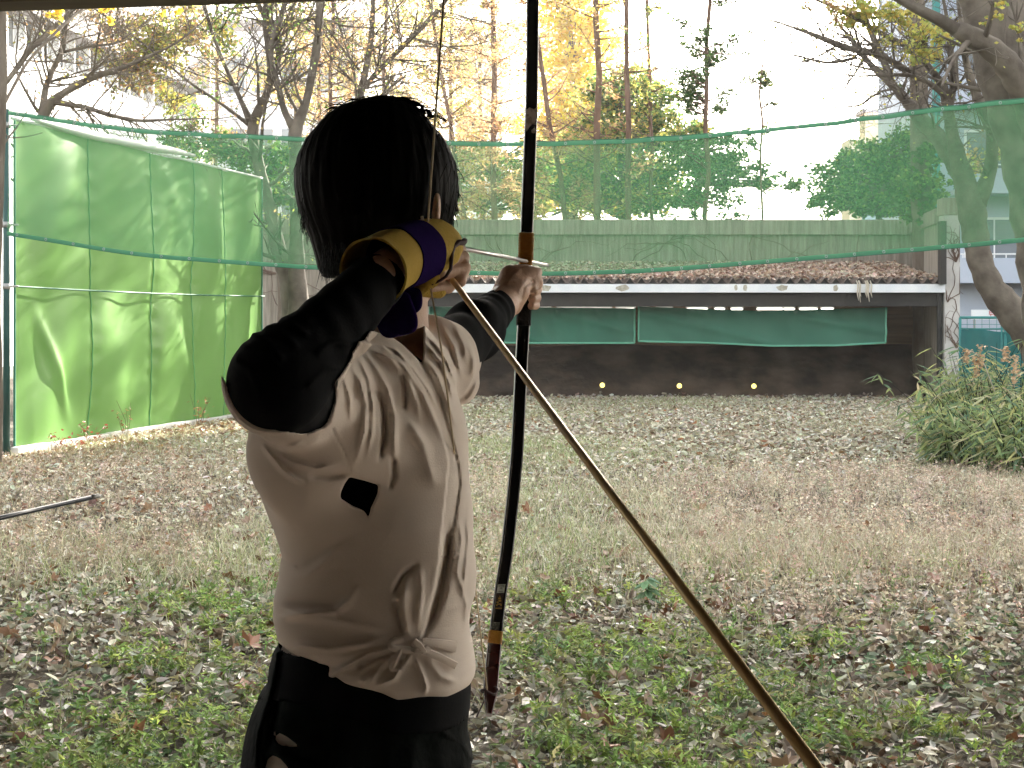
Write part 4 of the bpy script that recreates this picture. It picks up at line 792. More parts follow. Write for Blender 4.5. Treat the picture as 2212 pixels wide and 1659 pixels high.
def relax(V,Q,it=1,k=.5):
    for _ in range(it):
        acc=np.zeros_like(V); c=np.zeros(len(V))
        for a,b in ((0,1),(1,2),(2,3),(3,0)):
            np.add.at(acc,Q[:,a],V[Q[:,b]]); np.add.at(acc,Q[:,b],V[Q[:,a]]); np.add.at(c,Q[:,a],1); np.add.at(c,Q[:,b],1)
        V=V+(acc/np.maximum(c,1)[:,None]-V)*k
    return V
def smin(a,b,k=.02): h=np.clip(.5+.5*(b-a)/k,0,1); return b+(a-b)*h-k*h*(1-h)
def smax(a,b,k=.01): return -smin(-a,-b,k)
def cap(P,a,b,ra,rb=None):
    rb=ra if rb is None else rb; a=np.asarray(a); b=np.asarray(b); d=b-a; t=np.clip((P-a)@d/(d@d+1e-12),0,1); return np.linalg.norm(P-a-t[:,None]*d,axis=1)-(ra+(rb-ra)*t)
def chain(P,pts,k=.012):
    d=None
    for (a,b) in zip(pts[:-1],pts[1:]):
        e=cap(P,W(*a[:3]),W(*b[:3]),a[3],b[3]); d=e if d is None else smin(d,e,k)
    return d
def ell(P,c,r): q=(P-np.asarray(c))/np.asarray(r); l=np.linalg.norm(q,axis=1); return (l-1)*min(r)*np.clip(l,.6,1.4)**0
def proj(P): y=np.maximum(P[:,1],.3); return CX+P[:,0]/y*F, HZ-(P[:,2]-H)/y*F
def loft(P,tab,Yc,ex=2.2,grow=0.,cyf=None):
    tab=np.array(tab,float); Yk=Yc if cyf is None else cyf(P[:,2]); v=HZ-(P[:,2]-H)/Yk*F
    L=np.interp(v,tab[:,0],tab[:,1]); R_=np.interp(v,tab[:,0],tab[:,2]); ry=np.interp(v,tab[:,0],tab[:,3])+grow
    xc=((L+R_)/2-CX)/F*Yk; rx=(R_-L)/2/F*Yk+grow; q=(np.abs((P[:,0]-xc)/rx)**ex+np.abs((P[:,1]-Yk)/ry)**ex)**(1/ex)
    d=(q-1)*np.minimum(rx,ry); z0=H-(tab[0,0]-HZ)/F*Yc; z1=H-(tab[-1,0]-HZ)/F*Yc
    return np.maximum(d,np.maximum(P[:,2]-z0-grow*.3,z1-P[:,2]))
def segd(u,v,poly,taper=False):   # distance in working-picture units and side sign
    best=np.full(len(u),1e9); sg=np.zeros(len(u)); n=len(poly); arc=np.zeros(len(u)); acc=0.; L=sum(math.hypot(poly[i+1][0]-poly[i][0],poly[i+1][1]-poly[i][1]) for i in range(n-1))
    for i in range(n-1):
        ax,ay=poly[i]; bx,by=poly[i+1]; dx,dy=bx-ax,by-ay; l2=dx*dx+dy*dy+1e-9; t=np.clip(((u-ax)*dx+(v-ay)*dy)/l2,0,1); ex,ey=u-ax-t*dx,v-ay-t*dy; d=np.hypot(ex,ey); s=np.sign(dx*(v-ay)-dy*(u-ax)); m=d<best; best=np.where(m,d,best); sg=np.where(m,s,sg); arc=np.where(m,acc+t*math.sqrt(l2),arc); acc+=math.sqrt(l2)
    if taper: q=arc/L; return best, sm(q,0,.28)*(1-sm(q,.72,1))
    return best,sg
def inpoly(u,v,poly):
    c=np.zeros(len(u),bool); n=len(poly)
    for i in range(n):
        ax,ay=poly[i]; bx,by=poly[(i+1)%n]; m=((ay>v)!=(by>v))&(u<(bx-ax)*(v-ay)/(by-ay+1e-12)+ax); c^=m
    return c
def polysd(u,v,poly): d,_=segd(u,v,list(poly)+[poly[0]]); return np.where(inpoly(u,v,poly),-d,d)
def z2(l): return [(466.3+.3472*a,630.9+.3472*b) for a,b in l]
def z3(l): return [(466.3+.3472*a,1097.2+.3472*b) for a,b in l]
def z1(l): return [(713.2+.2232*a,427.9+.2232*b) for a,b in l]

# ============================================================ ARCHER
M['skin']=mat('skin',(.52,.33,.23),(.60,.40,.29),.5,14,5,bump=.12,bscale=160,spec=.4,p0=.25,p1=.75)
M['skin'].node_tree.nodes['Principled BSDF'].inputs['Subsurface Weight'].default_value=.12
M['skin'].node_tree.nodes['Principled BSDF'].inputs['Subsurface Radius'].default_value=(.012,.005,.003)
M['gi']=mat('white_cotton_jacket',(.68,.60,.53),(.74,.66,.585),.9,3,3,bump=.10,bscale=420,spec=.15,sheen=.1)
M['black']=mat('black_knit',(.003,.0035,.004),(.006,.007,.009),.9,8,bump=.08,bscale=300,spec=.1)
M['hakama']=mat('black_hakama_cloth',(.003,.004,.004),(.005,.009,.008),.9,4,bump=.2,bscale=40,spec=.08)
M['hair']=mat('black_hair',(.0010,.0010,.0010),(.0018,.0016,.0015),.55,50,bump=.15,bscale=120,stretch=(1,1,.15),spec=.04)
M['deer']=mat('yellow_deerskin',(.44,.30,.055),(.52,.37,.075),.85,9,5,bump=.25,bscale=220,spec=.15)
M['purple']=mat('purple_band_cloth',(.010,.003,.050),(.016,.005,.07),.9,6,bump=.2,bscale=260,spec=.02)
M['trim']=mat('dark_leather_trim',(.06,.03,.035),(.09,.05,.05),.6,8)
YT_=2.25
per=empty('person',W(800,690,2.25)*np.array((1,1,0)),'archer seen from behind at full draw in white jacket and black trousers','person')
TOR=[(700,815,915,.06),(730,775,935,.12),(760,735,965,.15),(800,690,985,.165),(850,640,990,.17),(900,590,1004,.175),(943,556,1010,.175),(978,553,1013,.175),(1030,562,1012,.172),(1065,570,1014,.17),(1117,586,1021,.168),(1191,612,1024,.162),(1240,606,1028,.16),(1285,592,1028,.16),(1323,592,1017,.158),(1350,600,1014,.158),(1368,606,1016,.16),(1392,640,1021,.155),(1405,622,1023,.158),(1425,614,1028,.16),(1450,616,1030,.16),(1480,622,1020,.158),(1530,640,1004,.155)]
HEM=z3([(300,990),(440,1000),(500,1015),(620,1040),(740,1075),(800,1105),(900,1130),(980,1155),(1040,1172),(1130,1210),(1280,1198),(1440,1190),(1550,1150),(1640,1100)])
HEM=np.array(HEM)
DIAM=z2([(830,1150),(920,1172),(1010,1200),(1006,1250),(985,1300),(965,1340),(957,1375),(950,1410),(935,1378),(920,1360),(890,1345),(850,1330),(810,1305),(775,1283),(778,1245),(800,1195)])
NECKV=[(700,560),(778,704),(851,731),(868,743),(883,757),(898,772),(912,787),(914.5,760),(915,697),(915,560)]
ridges=[ # (polyline, half width, height m)
 (z2([(900,330),(1000,480),(1070,600),(1115,780),(1112,1000),(1085,1190)]),5,.005),
 (z2([(820,430),(900,560),(935,700),(925,870),(880,1030),(838,1112)]),5,.006),
 (z2([(870,370),(950,540),(978,700),(972,880),(930,1060)]),4,.004),
 (z2([(920,330),(1090,420),(1200,560),(1255,700),(1278,860)]),6,.005),
 (z2([(1000,330),(1160,450),(1290,640),(1350,780),(1420,950)]),5,.004),
 (z2([(780,500),(832,640),(840,820)]),4,.004),
 (z2([(1180,760),(1290,950),(1370,1250)]),14,.005),
 (z2([(960,300),(1120,360),(1230,480),(1320,610),(1390,740)]),4,.004),
 (z2([(270,930),(330,1000),(430,1120),(560,1200)]),5,.006),
 (z2([(330,980),(480,1060),(630,1100),(800,1060)]),6,.005),
 (z2([(340,960),(560,960),(730,900)]),10,.003),
 (z2([(480,430+1300),(500,1700)]),5,.002),
 (z3([(370,690),(480,665),(620,650),(740,645),(830,575),(890,470)]),8,.009),
 (z3([(440,440),(560,430),(650,360),(740,260),(860,180)]),12,.005),
 (z3([(350,560),(420,620),(600,680),(850,720),(1100,770)]),9,.005),
 (z3([(430,900),(520,862),(700,880),(900,850),(1100,800)]),8,.006),
 (z3([(1150,860),(950,910),(780,1000),(700,1060)]),6,.007),
 (z3([(1120,900),(1010,1010),(940,1120)]),7,.006),
 (z3([(1190,920),(1110,1060),(1010,1110),(990,1150)]),5,.006),
 (z3([(1235,920),(1290,1040),(1310,1110),(1290,1190)]),4,.006),
 (z3([(1290,910),(1400,1050),(1520,1090)]),8,.005),
 (z3([(560,1000),(640,985),(670,1020)]),6,.004),
 (z3([(690,1040),(740,1060)]),5,.005),
 (z3([(880,1110),(930,1060),(1000,1000)]),6,.005),
 (z3([(1500,0),(1530,200),(1500,400),(1560,600),(1540,800)]),5,.003),
 (z3([(1560,0),(1570,200),(1550,420),(1520,620)]),4,.003),
 (z3([(1180,440),(1170,600),(1190,760),(1230,820)]),10,.006),
 (z3([(1270,340),(1280,500),(1260,700),(1250,810)]),7,.004),
 # left sleeve
 (z2([(1290,300),(1400,430),(1450,560),(1480,690)]),4,.005),(z2([(1290,245),(1380,340),(1440,430),(1500,600)]),4,.005),
 (z2([(1400,200),(1480,330),(1510,440),(1535,560)]),5,.005),(z2([(1480,200),(1545,330),(1560,450)]),5,.004),
 (z2([(1300,400),(1380,520),(1440,680),(1500,860)]),4,.004),(z2([(1640,540),(1590,640),(1530,700)]),5,.004),(z2([(1560,300),(1600,420),(1600,560)]),5,.003)]
grooves=[(z3([(1450,60),(1440,300),(1400,500),(1340,700),(1290,800)]),9,.009),(z3([(1105,560),(1130,660),(1165,790)]),6,.007),(z3([(1105,560),(1160,430),(1270,330)]),6,.005),
 (z3([(400,590),(600,612),(860,640)]),14,.003),(z3([(540,370),(750,230),(950,80)]),18,.0022),(z3([(860,1000),(980,940),(1100,900)]),6,.004),(z2([(1100,1000),(1110,1150),(1080,1240)]),5,.005),
 (z2([(1150,470),(1180,600),(1170,760)]),5,.004),(z2([(840,1120),(700,1150),(560,1130)]),8,.004),(z2([(990,560),(1040,700),(1050,900),(1010,1080)]),6,.005)]
lapA=z2([(900,300),(1040,330),(1200,450),(1300,600),(1400,850),(1445,1000),(1452,1070),(1430,1300),(1410,1500),(1395,1659)])+z3([(1430,0),(1400,300),(1370,500),(1320,700),(1280,810)])[1:]
lapB=z2([(1290,430),(1400,640),(1460,850),(1520,1080),(1526,1200),(1500,1400),(1470,1600)])+z3([(1470,300),(1440,550),(1310,810)])
seam=z2([(726,850),(745,900),(790,980),(838,1112)])
BLK=[(470,800),(498,850),(508,873),(527,893),(553,907),(605,928),(657,935),(700,929),(716,917),(721,898),(731,853),(729,825),(741,802),(761,764),(790,733),(850,640),(850,480),(470,480)]
def arm_sd(P):
    u,v=proj(P); arm=chain(P,[(735,862,2.15,.060),(632,854,1.95,.0535),(604,830,1.78,.0500)],.02)
    fa=cap(P,W(600,824,1.755),W(836,584,1.93),.0505,.0335); ew=ell(P,W(596,826,1.765),(.049,.05,.052))
    a=W(600,824,1.755); b=W(826,592,1.92); ax=(b-a)/np.linalg.norm(b-a); t=(P-a)@ax; L_=np.linalg.norm(b-a)
    fa=fa-.0010*np.sin(t*110+u*.05)*sm(t,.0,.05)*np.exp(-((t-.1)/.09)**2)-.0014*np.sin(t*230+v*.05)*sm(t,L_-.06,L_-.01)
    return smin(smin(arm,smax(fa,t-L_,.003),.03),ew,.02)
def gi_f(P):
    u,v=proj(P); s=P[:,1]/F
    d=loft(P,TOR,YT_)
    d=smin(d,cap(P,W(770,860,2.19),W(745,850,2.14),.095,.088),.05)                      # right shoulder
    # right sleeve around the upper arm
    a,b=W(755,858,2.15),W(618,846,1.93); ax=(b-a)/np.linalg.norm(b-a); t=(P-a)@ax; Lb=np.linalg.norm(b-a); rad=np.linalg.norm(P-a-t[:,None]*ax,axis=1)
    co=np.maximum(rad-(.090+(.062-.090)*np.clip(t/Lb,-.3,1.1)),np.maximum(-t-.02,t-Lb-.004*np.sin(u*.05)))
    d=smin(d,co,.03)
    d=smin(d,ell(P,W(690,955,2.07),(.085,.06,.055)),.05)                                 # sleeve bag below the arm
    d=smin(d,ell(P,W(640,1000,2.10),(.055,.06,.07)),.05)
    # left sleeve
    d=smin(d,cap(P,W(920,785,2.38),W(966,770,2.47),.078,.056),.025)
    d=smin(d,cap(P,W(958,790,2.42),W(988,832,2.43),.05,.032),.02)
    lip=smax(arm_sd(P)-.0048,-polysd(u,v,BLK)*s-.0005,.002); lip=np.maximum(lip,-(P[:,1]-1.735)); d=smin(d,lip,.012)
    near=P[:,1]<YT_+.03
    for poly,w,hh in ridges:
        x=[p[0] for p in poly]; y=[p[1] for p in poly]; m=(u>min(x)-w*4)&(u<max(x)+w*4)&(v>min(y)-w*4)&(v<max(y)+w*4)&(near|(u>900))
        if m.any(): q,tp_=segd(u[m],v[m],poly,True); d[m]-=1.35*hh*tp_*np.exp(-(q/w)**1.5)*(1+.25*np.sin(v[m]*.07+hh*900))
    for poly,w,hh in grooves:
        x=[p[0] for p in poly]; y=[p[1] for p in poly]; m=(u>min(x)-w*4)&(u<max(x)+w*4)&(v>min(y)-w*4)&(v<max(y)+w*4)&near
        if m.any(): q,tp_=segd(u[m],v[m],poly,True); d[m]+=1.9*hh*tp_*np.exp(-(q/w)**2)
    for poly,hh,dec in ((lapA,.005,26),(lapB,-.0045,20)):
        m=near&(u>760)&(v>690)
        q,sg=segd(u[m],v[m],poly); k=np.clip(q*sg/3.0,-1,1); yy=np.array([p[1] for p in poly]); ok=(v[m]>yy.min())&(v[m]<yy.max())
        d[m]-=np.where(ok,hh*np.where(sg>0,np.minimum(q/3,1)*np.exp(-q/dec),0),0)
    m=near&(v>900)&(v<1040); q,sg=segd(u[m],v[m],seam); d[m]+=.0018*np.exp(-(q/2.2)**2)
    d+=.0022*np.sin(P[:,0]*31+P[:,2]*23)*np.sin(P[:,2]*37-P[:,0]*9+P[:,1]*15)
    # openings
    hole=np.maximum(rad-.0555,np.maximum(t-Lb-.1,Lb*.84-t)); d=np.maximum(d,-np.maximum(hole,polysd(u,v,BLK)*s)); d=np.maximum(d,-np.maximum(arm_sd(P)-.001,polysd(u,v,BLK)*s-.002))
    dd=polysd(u,v,DIAM)*s; d=smax(d,-np.maximum(dd,P[:,1]-2.19),.003)
    nd=polysd(u,v,NECKV)*s; d=smax(d,-np.maximum(nd,P[:,1]-2.36),.003)
    hem=np.interp(u,HEM[:,0],HEM[:,1])+2*np.sin(u*.06); d=smax(d,(v-hem)*s*.95,.018)
    return d
V,Q=nets(gi_f,(-.46,1.70,.80),(.02,2.62,1.56),.0023); V=relax(V,Q,1,.25)
jk=MB(); jk.add(V,Q); jacket=jk.build('jacket',M['gi'],per,smooth=True)
from mathutils.bvhtree import BVHTree
bv=BVHTree.FromPolygons([tuple(p) for p in V],[tuple(int(k) for k in q) for q in Q])
def surf(u,v,off=.004):
    d=W(u,v,1.)-W(CX,HZ,0.); d=W(u,v,1.)-np.array((0,0,H)); l=np.linalg.norm(d); h=bv.ray_cast((0,0,H),tuple(d/l)); 
    if h[0] is None: return W(u,v,2.12)
    return np.array(h[0])-d/l*off
# waist tie: knot, bow loops and ends
def ribbon(mb,pts,w,off,lift=0.):
    pts=np.array(pts,float); m=len(pts)*5; s=np.r_[0,np.cumsum(np.hypot(*np.diff(pts,axis=0).T))]; uu=np.linspace(0,s[-1],m); q=np.stack([np.interp(uu,s,pts[:,k]) for k in (0,1)],1)
    for _ in range(3): q[1:-1]=(q[:-2]+2*q[1:-1]+q[2:])/4
    t=np.gradient(q,axis=0); t/=np.linalg.norm(t,axis=1,keepdims=True)+1e-9; nrm=np.stack([-t[:,1],t[:,0]],1); rows=[]
    C=np.array([surf(a,b,off) for a,b in q]); 
    for _ in range(4): C[1:-1]=(C[:-2]+2*C[1:-1]+C[2:])/4
    for k in (-1,-.5,0,.5,1):
        e=q+nrm*w*.5*k; Y=C[:,1]-lift*np.sin(np.linspace(0,np.pi,m))-.002*(1-abs(k)); rows.append(Wn(np.column_stack([e,Y])))
    Pm=np.stack(rows,1); mb.grid(Pm); B_=Pm+np.array((0,.006,0)); mb.grid(B_[:,::-1]); mb.grid(np.stack([Pm[:,0],B_[:,0]],1)[:,::-1]); mb.grid(np.stack([Pm[:,-1],B_[:,-1]],1))
mb=MB(); k3=lambda l: z3(l)
ribbon(mb,k3([(1170,812),(1090,835),(1085,870),(1150,885),(1250,885)]),15,0.0120,.001)
ribbon(mb,k3([(1290,838),(1400,845),(1500,858)]),17,0.0120,.001); ribbon(mb,k3([(1300,830),(1400,860),(1495,880)]),14,0.0080,.001)
ribbon(mb,k3([(1290,890),(1390,930),(1495,985)]),15,0.0140,.001)
ribbon(mb,k3([(1215,905),(1190,950),(1150,1010)]),11,0.0100,.001); ribbon(mb,k3([(1150,895),(1100,950),(1092,1005),(1130,1000)]),12,0.0120,.001)
ribbon(mb,k3([(1150,880),(1120,950),(1100,1000)]),9,0.0140,.001)
ribbon(mb,k3([(1228,835),(1262,862),(1290,905)]),17,0.0170,.002); ribbon(mb,k3([(1290,838),(1262,860),(1232,900)]),14,0.0150,.002)
ribbon(mb,k3([(1240,900),(1300,890),(1330,870)]),13,0.0160,.001)
mb.build('waist_tie',M['gi'],per,smooth=True)
# hem facing line of the collar and stitched seam
mb=MB(); pts=[surf(a,b,.0008) for a,b in lapA[1:-2]]; 
q=np.array(lapA); s_=np.r_[0,np.cumsum(np.hypot(*np.diff(q,axis=0).T))]; uu=np.linspace(30,s_[-1]-30,90)

# black undershirt: arms and what shows through the openings
def und_f(P):
    u,v=proj(P); d=loft(P,TOR[1:-2],YT_,grow=-.027)
    d=np.maximum(d,-np.maximum(polysd(u,v,[(700,560),(778,690),(850,718),(915,775),(918,560)])*P[:,1]/F-.004,P[:,1]-2.4))
    ar=arm_sd(P)
    for poly,hh in (([(567,704),(590,700),(640,745)],.003),([(529,749),(560,755),(600,790)],.004),([(588,687),(620,690),(660,720)],.0035),([(511,780),(540,800),(560,850)],.003),([(548,722),(575,735),(610,775)],.004),([(775,745),(720,740),(690,760)],.004),([(740,800),(700,800),(670,830)],.003)):
        m=(u>480)&(u<800)&(v>660)&(v<900)
        if m.any(): q,_=segd(u[m],v[m],poly); ar[m]-=hh*np.exp(-(q/7)**2)
    d=smin(d,ar,.01)
    la=chain(P,[(940,785,2.40,.058),(1026,712,2.57,.043),(1083,657,2.70,.0305)],.03)
    a2=W(1026,712,2.57); b2=W(1076,663,2.685); ax=(b2-a2)/np.linalg.norm(b2-a2); t=(P-a2)@ax; L2=np.linalg.norm(b2-a2)
    la=la-.0012*np.sin(t*170+u*.04)*np.exp(-((t-L2+.03)/.05)**2)-.003*np.sin(t*85+v*.06)*np.exp(-((t+.03)/.06)**2)
    la=smax(la,t-L2,.002); d=smin(d,la,.01)
    return d
V1,Q1=nets(und_f,(-.46,1.66,.95),(.02,2.72,1.62),.003); V1=relax(V1,Q1,1,.3); mb=MB(); mb.add(V1,Q1); mb.build('undershirt',M['black'],per,smooth=True)

# trousers (hakama), sash and the jacket skirt glimpsed through the side slits
HK=[(1380,606,1010,.14),(1430,588,1014,.15),(1472,584,1015,.155),(1486,570,1015,.158),(1535,547,1013,.165),(1576,533,1007,.17),(1618,524,1014,.18),(1632,522,1018,.18),(1660,518,1012,.19),(1900,470,1050,.28),(2400,400,1110,.40),(2785,360,1150,.46)]
SL1=z3([(358,1385),(400,1402),(450,1428),(520,1486),(450,1486),(396,1474),(370,1440)]); SL2=z3([(365,1532),(400,1560),(430,1590),(455,1625),(480,1720),(280,1720),(300,1640),(325,1560)])
def hk_f(P):
    u,v=proj(P); d=loft(P,HK,YT_,2.3)
    m=(v>1500); d[m]-=(.004*np.sin(u[m]*.045)+.002*np.sin(u[m]*.11+v[m]*.01))*sm(v[m],1500,1750)
    for poly,hh,w in ((z3([(1420,1400),(1540,1480),(1590,1560)]),.003,6),(z3([(380,900),(350,1100),(260,1400),(240,1600)]),.008,7),(z3([(430,1020),(380,1250),(330,1500)]),-.006,6),(z3([(330,1500),(450,1560),(600,1600)]),.004,10)):
        q,_=segd(u,v,poly); d-=np.where(P[:,1]<YT_,hh*np.exp(-(q/w)**2),0)
    s=P[:,1]/F
    for sl_ in (SL1,SL2): d=smax(d,-np.maximum(polysd(u,v,sl_)*s,P[:,1]-2.2),.002)
    return d
V2,Q2=nets(hk_f,(-.50,1.98,.84),(.06,2.52,1.03),.0035); mb=MB(); mb.add(V2,Q2); V2,Q2=nets(hk_f,(-.62,1.72,.09),(.12,2.78,.862),.012); mb.add(V2,Q2); mb.build('trousers',M['hakama'],per,smooth=True)
def sk_f(P): return loft(P,HK[:9],YT_,2.3,grow=-.007)
V2,Q2=nets(sk_f,(-.5,2.0,.80),(.0,2.5,1.03),.008); mb=MB(); mb.add(V2,Q2); mb.build('jacket_skirt',M['gi'],per,smooth=True)
SB=np.array(z3([(380,1110),(900,1250),(1130,1300),(1400,1290),(1600,1240)]))
def ob_f(P):
    u,v=proj(P); s=P[:,1]/F; d=loft(P,[(a,b+3,c-3,e) for a,b,c,e in HK[:5]],YT_,2.3,grow=.0035); hb=np.interp(u,HEM[:,0],HEM[:,1]); lo_=hb+72; d=np.maximum(d,(v-lo_)*s); return np.maximum(d,(hb-30-v)*s)
V2,Q2=nets(ob_f,(-.42,2.02,.88),(.0,2.5,1.02),.004); mb=MB(); mb.add(V2,Q2); mb.build('sash',M['black'],per,smooth=True)

# body: head, neck, both forearms and hands, one mesh
def body_f(P):
    d=ell(P,W(826,470,2.225),(.076,.098,.118)); d=smin(d,cap(P,W(836,560,2.24),W(846,800,2.27),.053,.060),.03)
    d=smin(d,ell(P,W(902,614,2.30),(.021,.03,.026)),.03); d=smin(d,cap(P,W(870,590,2.27),W(898,612,2.30),.035,.022),.02)      # jaw, chin
    d=smin(d,cap(P,W(880,470,2.31),W(892,520,2.345),.008,.014),.015)                          # nose on the far side
    d=smin(d,cap(P,W(846,455,2.315),W(915,455,2.30),.011,.011),.02); d=smin(d,cap(P,W(872,562,2.325),W(900,562,2.322),.007,.007),.008)
    e=smin(ell(P,W(944,443,2.108),(.0055,.016,.019)),ell(P,W(940,468,2.112),(.005,.01,.010)),.006); d=np.minimum(d,e)
    d=smin(d,loft(P,TOR[2:9],YT_,grow=-.035),.03); return d
VB,QB=nets(body_f,(-.34,2.0,1.2),(.0,2.45,1.80),.004)
def lh_f(P):
    d=chain(P,[(1000,738,2.50,.036),(1078,664,2.68,.026),(1104,632,2.72,.028)],.02)
    d=smin(d,cap(P,W(1108,622,2.725),W(1128,604,2.745),.029,.025),.015)
    d=smin(d,cap(P,W(1100,594,2.735),W(1150,594,2.752),.0165,.0165),.012)        # top of the fist, thumb web
    d=smin(d,cap(P,W(1105,640,2.71),W(1109,664,2.72),.018,.0135),.012)           # heel of the palm
    d=smin(d,cap(P,W(1086,628,2.71),W(1104,592,2.735),.012,.010),.014)           # tendon ridge to the index knuckle
    f=cap(P,W(1146,596,2.77),W(1158,612,2.755),.0135,.0115); f=smin(f,cap(P,W(1158,612,2.755),W(1150,622,2.74),.0115,.0105),.006)   # index curled
    d=smin(d,f,.008)
    m1=cap(P,W(1134,626,2.835),W(1160,624,2.80),.0095,.0092); m1=smin(m1,cap(P,W(1160,624,2.80),W(1153,630,2.765),.0092,.0082),.004)
    m2=cap(P,W(1134,644,2.835),W(1158,643,2.80),.0092,.0090); m2=smin(m2,cap(P,W(1158,643,2.80),W(1150,646,2.768),.0090,.0078),.004)
    m3=cap(P,W(1134,660,2.83),W(1156,659,2.80),.0085,.0080); m3=smin(m3,cap(P,W(1156,659,2.80),W(1148,661,2.77),.0080,.0070),.004)
    th=cap(P,W(1120,598,2.75),W(1160,588,2.80),.012,.010)
    for q in (m1,m2,m3): d=smin(d,q,.0025)
    d=smin(d,th,.008)
    far=cap(P,W(1110,640,2.75),W(1122,650,2.83),.016,.010); d=smin(d,far,.01)
    u,v=proj(P)
    for poly,hh,w in ((z1([(1600,890),(1700,810),(1790,800)]),.0022,4),(z1([(1720,830),(1760,760),(1830,700)]),.0018,4),(z1([(1850,970),(1880,860),(1960,800)]),-.0016,4),(z1([(1930,900),(1990,880),(2030,830)]),-.0016,3)):
        q,_=segd(u,v,poly); d-=hh*np.exp(-(q/w)**2)
    return d
VL,QL=nets(lh_f,(-.10,2.46,1.40),(.09,2.88,1.64),.0018)
def rh_f(P):
    d=cap(P,W(812,600,1.90),W(905,545,2.03),.027,.031)
    d=smin(d,cap(P,W(930,548,2.05),W(968,560,2.085),.026,.019),.015)
    for (a,b,c,r) in (((950,536,2.08),(990,541,2.115),(993,562,2.10),.0100),((952,560,2.06),(997,557,2.095),(995,590,2.085),.0105),((950,590,2.05),(1000,578,2.085),(992,606,2.075),.0100)):
        q=cap(P,W(*a),W(*b),r*1.05,r); q=smin(q,cap(P,W(*b),W(*c),r,r*.9),.004); q=smin(q,cap(P,W(*c),W(c[0]-40,c[1]+14,c[2]-.005),r*.9,r*.75),.004); d=smin(d,q,.004)
    d=smin(d,cap(P,W(925,622,2.04),W(968,622,2.07),.0095,.0080),.006); return d
VR,QR=nets(rh_f,(-.20,1.86,1.52),(.0,2.16,1.64),.0018)
mb=MB(); mb.add(relax(VB,QB,2,.4),QB); mb.add(relax(VL,QL,2,.3),QL); mb.add(relax(VR,QR,2,.3),QR); mb.build('body',M['skin'],per,smooth=True)

# hair
HT=[(212,800,860,.03),(222,772,890,.06),(234,735,905,.082),(252,708,920,.095),(269,692,934,.104),(303,663,962,.115),(338,645,979,.12),(373,638,988,.123),(408,638,991,.123),(442,643,987,.12),(477,656,978,.114),(512,670,962,.10),(547,680,930,.088),(581,688,905,.075),(600,700,890,.06)]
def hair_f(P):
    u,v=proj(P); d=loft(P,HT,2.215,2.05); a=np.arctan2(P[:,0]+.19,P[:,1]-2.215)
    d-=.0006*np.sin(a*31+P[:,2]*22)+.0005*np.sin(a*67-P[:,2]*40); d+=.05*sm(P[:,1],2.27,2.34)*sm(-P[:,2],-1.66,-1.60)    # open the face
    d=np.maximum(d,-ell(P,W(946,445,2.085),(.011,.025,.024))); return d
V3,Q3=nets(hair_f,(-.36,2.06,1.52),(.0,2.36,1.84),.0035); V3=relax(V3,Q3,1,.3); mb=MB(); mb.add(V3,Q3)
rng=np.random.default_rng(55); hc=W(812,400,2.215)
def hstrand(p,d0,L,curl,r=.0009):
    P=[p]; d=d0.copy()
    for k in range(7): d=unit(d+curl/7); P.append(P[-1]+d*L/7)
    mb.tube(P,np.linspace(r,r*.25,8),3,cap=False)
tabH=np.array(HT)
def edge(side,v): return np.interp(v,tabH[:,0],tabH[:,2 if side>0 else 1])
for k in range(420):     # along the outline, growing from the crown outward and down
    side=1 if rng.random()<.5 else -1; v=rng.uniform(214,540); u=edge(side,v)-side*(rng.uniform(5,26)+sm(v,450,540)*8); p=W(u,v,2.215+rng.normal(0,.04))
    out=np.array((side,0,0.)); dn=np.array((0,0,-1.)); tang=unit(out*np.clip((330-v)/130,.05,1)+dn*np.clip((v-215)/110,.1,1)+rng.normal(0,.16,3)); hstrand(p,tang,rng.uniform(.015,.035),dn*.9-out*.6+rng.normal(0,.25,3))
for k in range(70):      # loose locks on top
    u=rng.uniform(735,925); v=np.interp(u,[700,735,779,820,860,880,905,935],[262,236,219,214,216,221,238,268])+rng.uniform(0,9); side=1 if u>835+rng.normal(0,18) else -1
    p=W(u,v,2.2+rng.normal(0,.04)); hstrand(p,unit(np.array((side*.7,rng.normal(0,.3),.75))),rng.uniform(.025,.055),np.array((side*.9,0,-2.4))+rng.normal(0,.35,3),.0011)
for k in range(120):     # tousled locks standing off the outline
    side=1 if rng.random()<.45 else -1; v=rng.uniform(222,500); u=edge(side,v)-side*rng.uniform(0,9); p=W(u,v,2.215+rng.normal(0,.03)); hstrand(p,unit(np.array((side*rng.uniform(.1,.5),rng.normal(0,.2),rng.uniform(-1,-.2)))),rng.uniform(.014,.028),np.array((-side*.7,0,-1.3))+rng.normal(0,.25,3),.0011)
for (cu,cv,wd,hh_) in ((790,224,30,13),(812,219,24,12),(836,221,22,10),(866,219,36,12),(894,229,30,11),(772,231,26,12),(745,243,24,10),(915,243,26,9)):   # arched locks
    for j in range(7):
        a=np.linspace(0,np.pi,9); o=rng.normal(0,2.2,2); P=[W(cu+o[0]+wd*.6*math.cos(t),cv+o[1]+6-(hh_+j*.7)*math.sin(t),2.2+.01*j-.02) for t in a]; mb.tube(P,np.r_[np.linspace(.0013,.0010,5),np.linspace(.0010,.0004,4)],3,cap=False)
for k in range(160):     # nape fringe
    u=rng.uniform(694,790); v=rng.uniform(520,572); hstrand(W(u,v,2.13+rng.normal(0,.02)),unit(np.array((rng.normal(0,.12),0,-1))),rng.uniform(.02,.04),rng.normal(0,.15,3))
hairo=mb.build('hair',M['hair'],per,smooth=True)

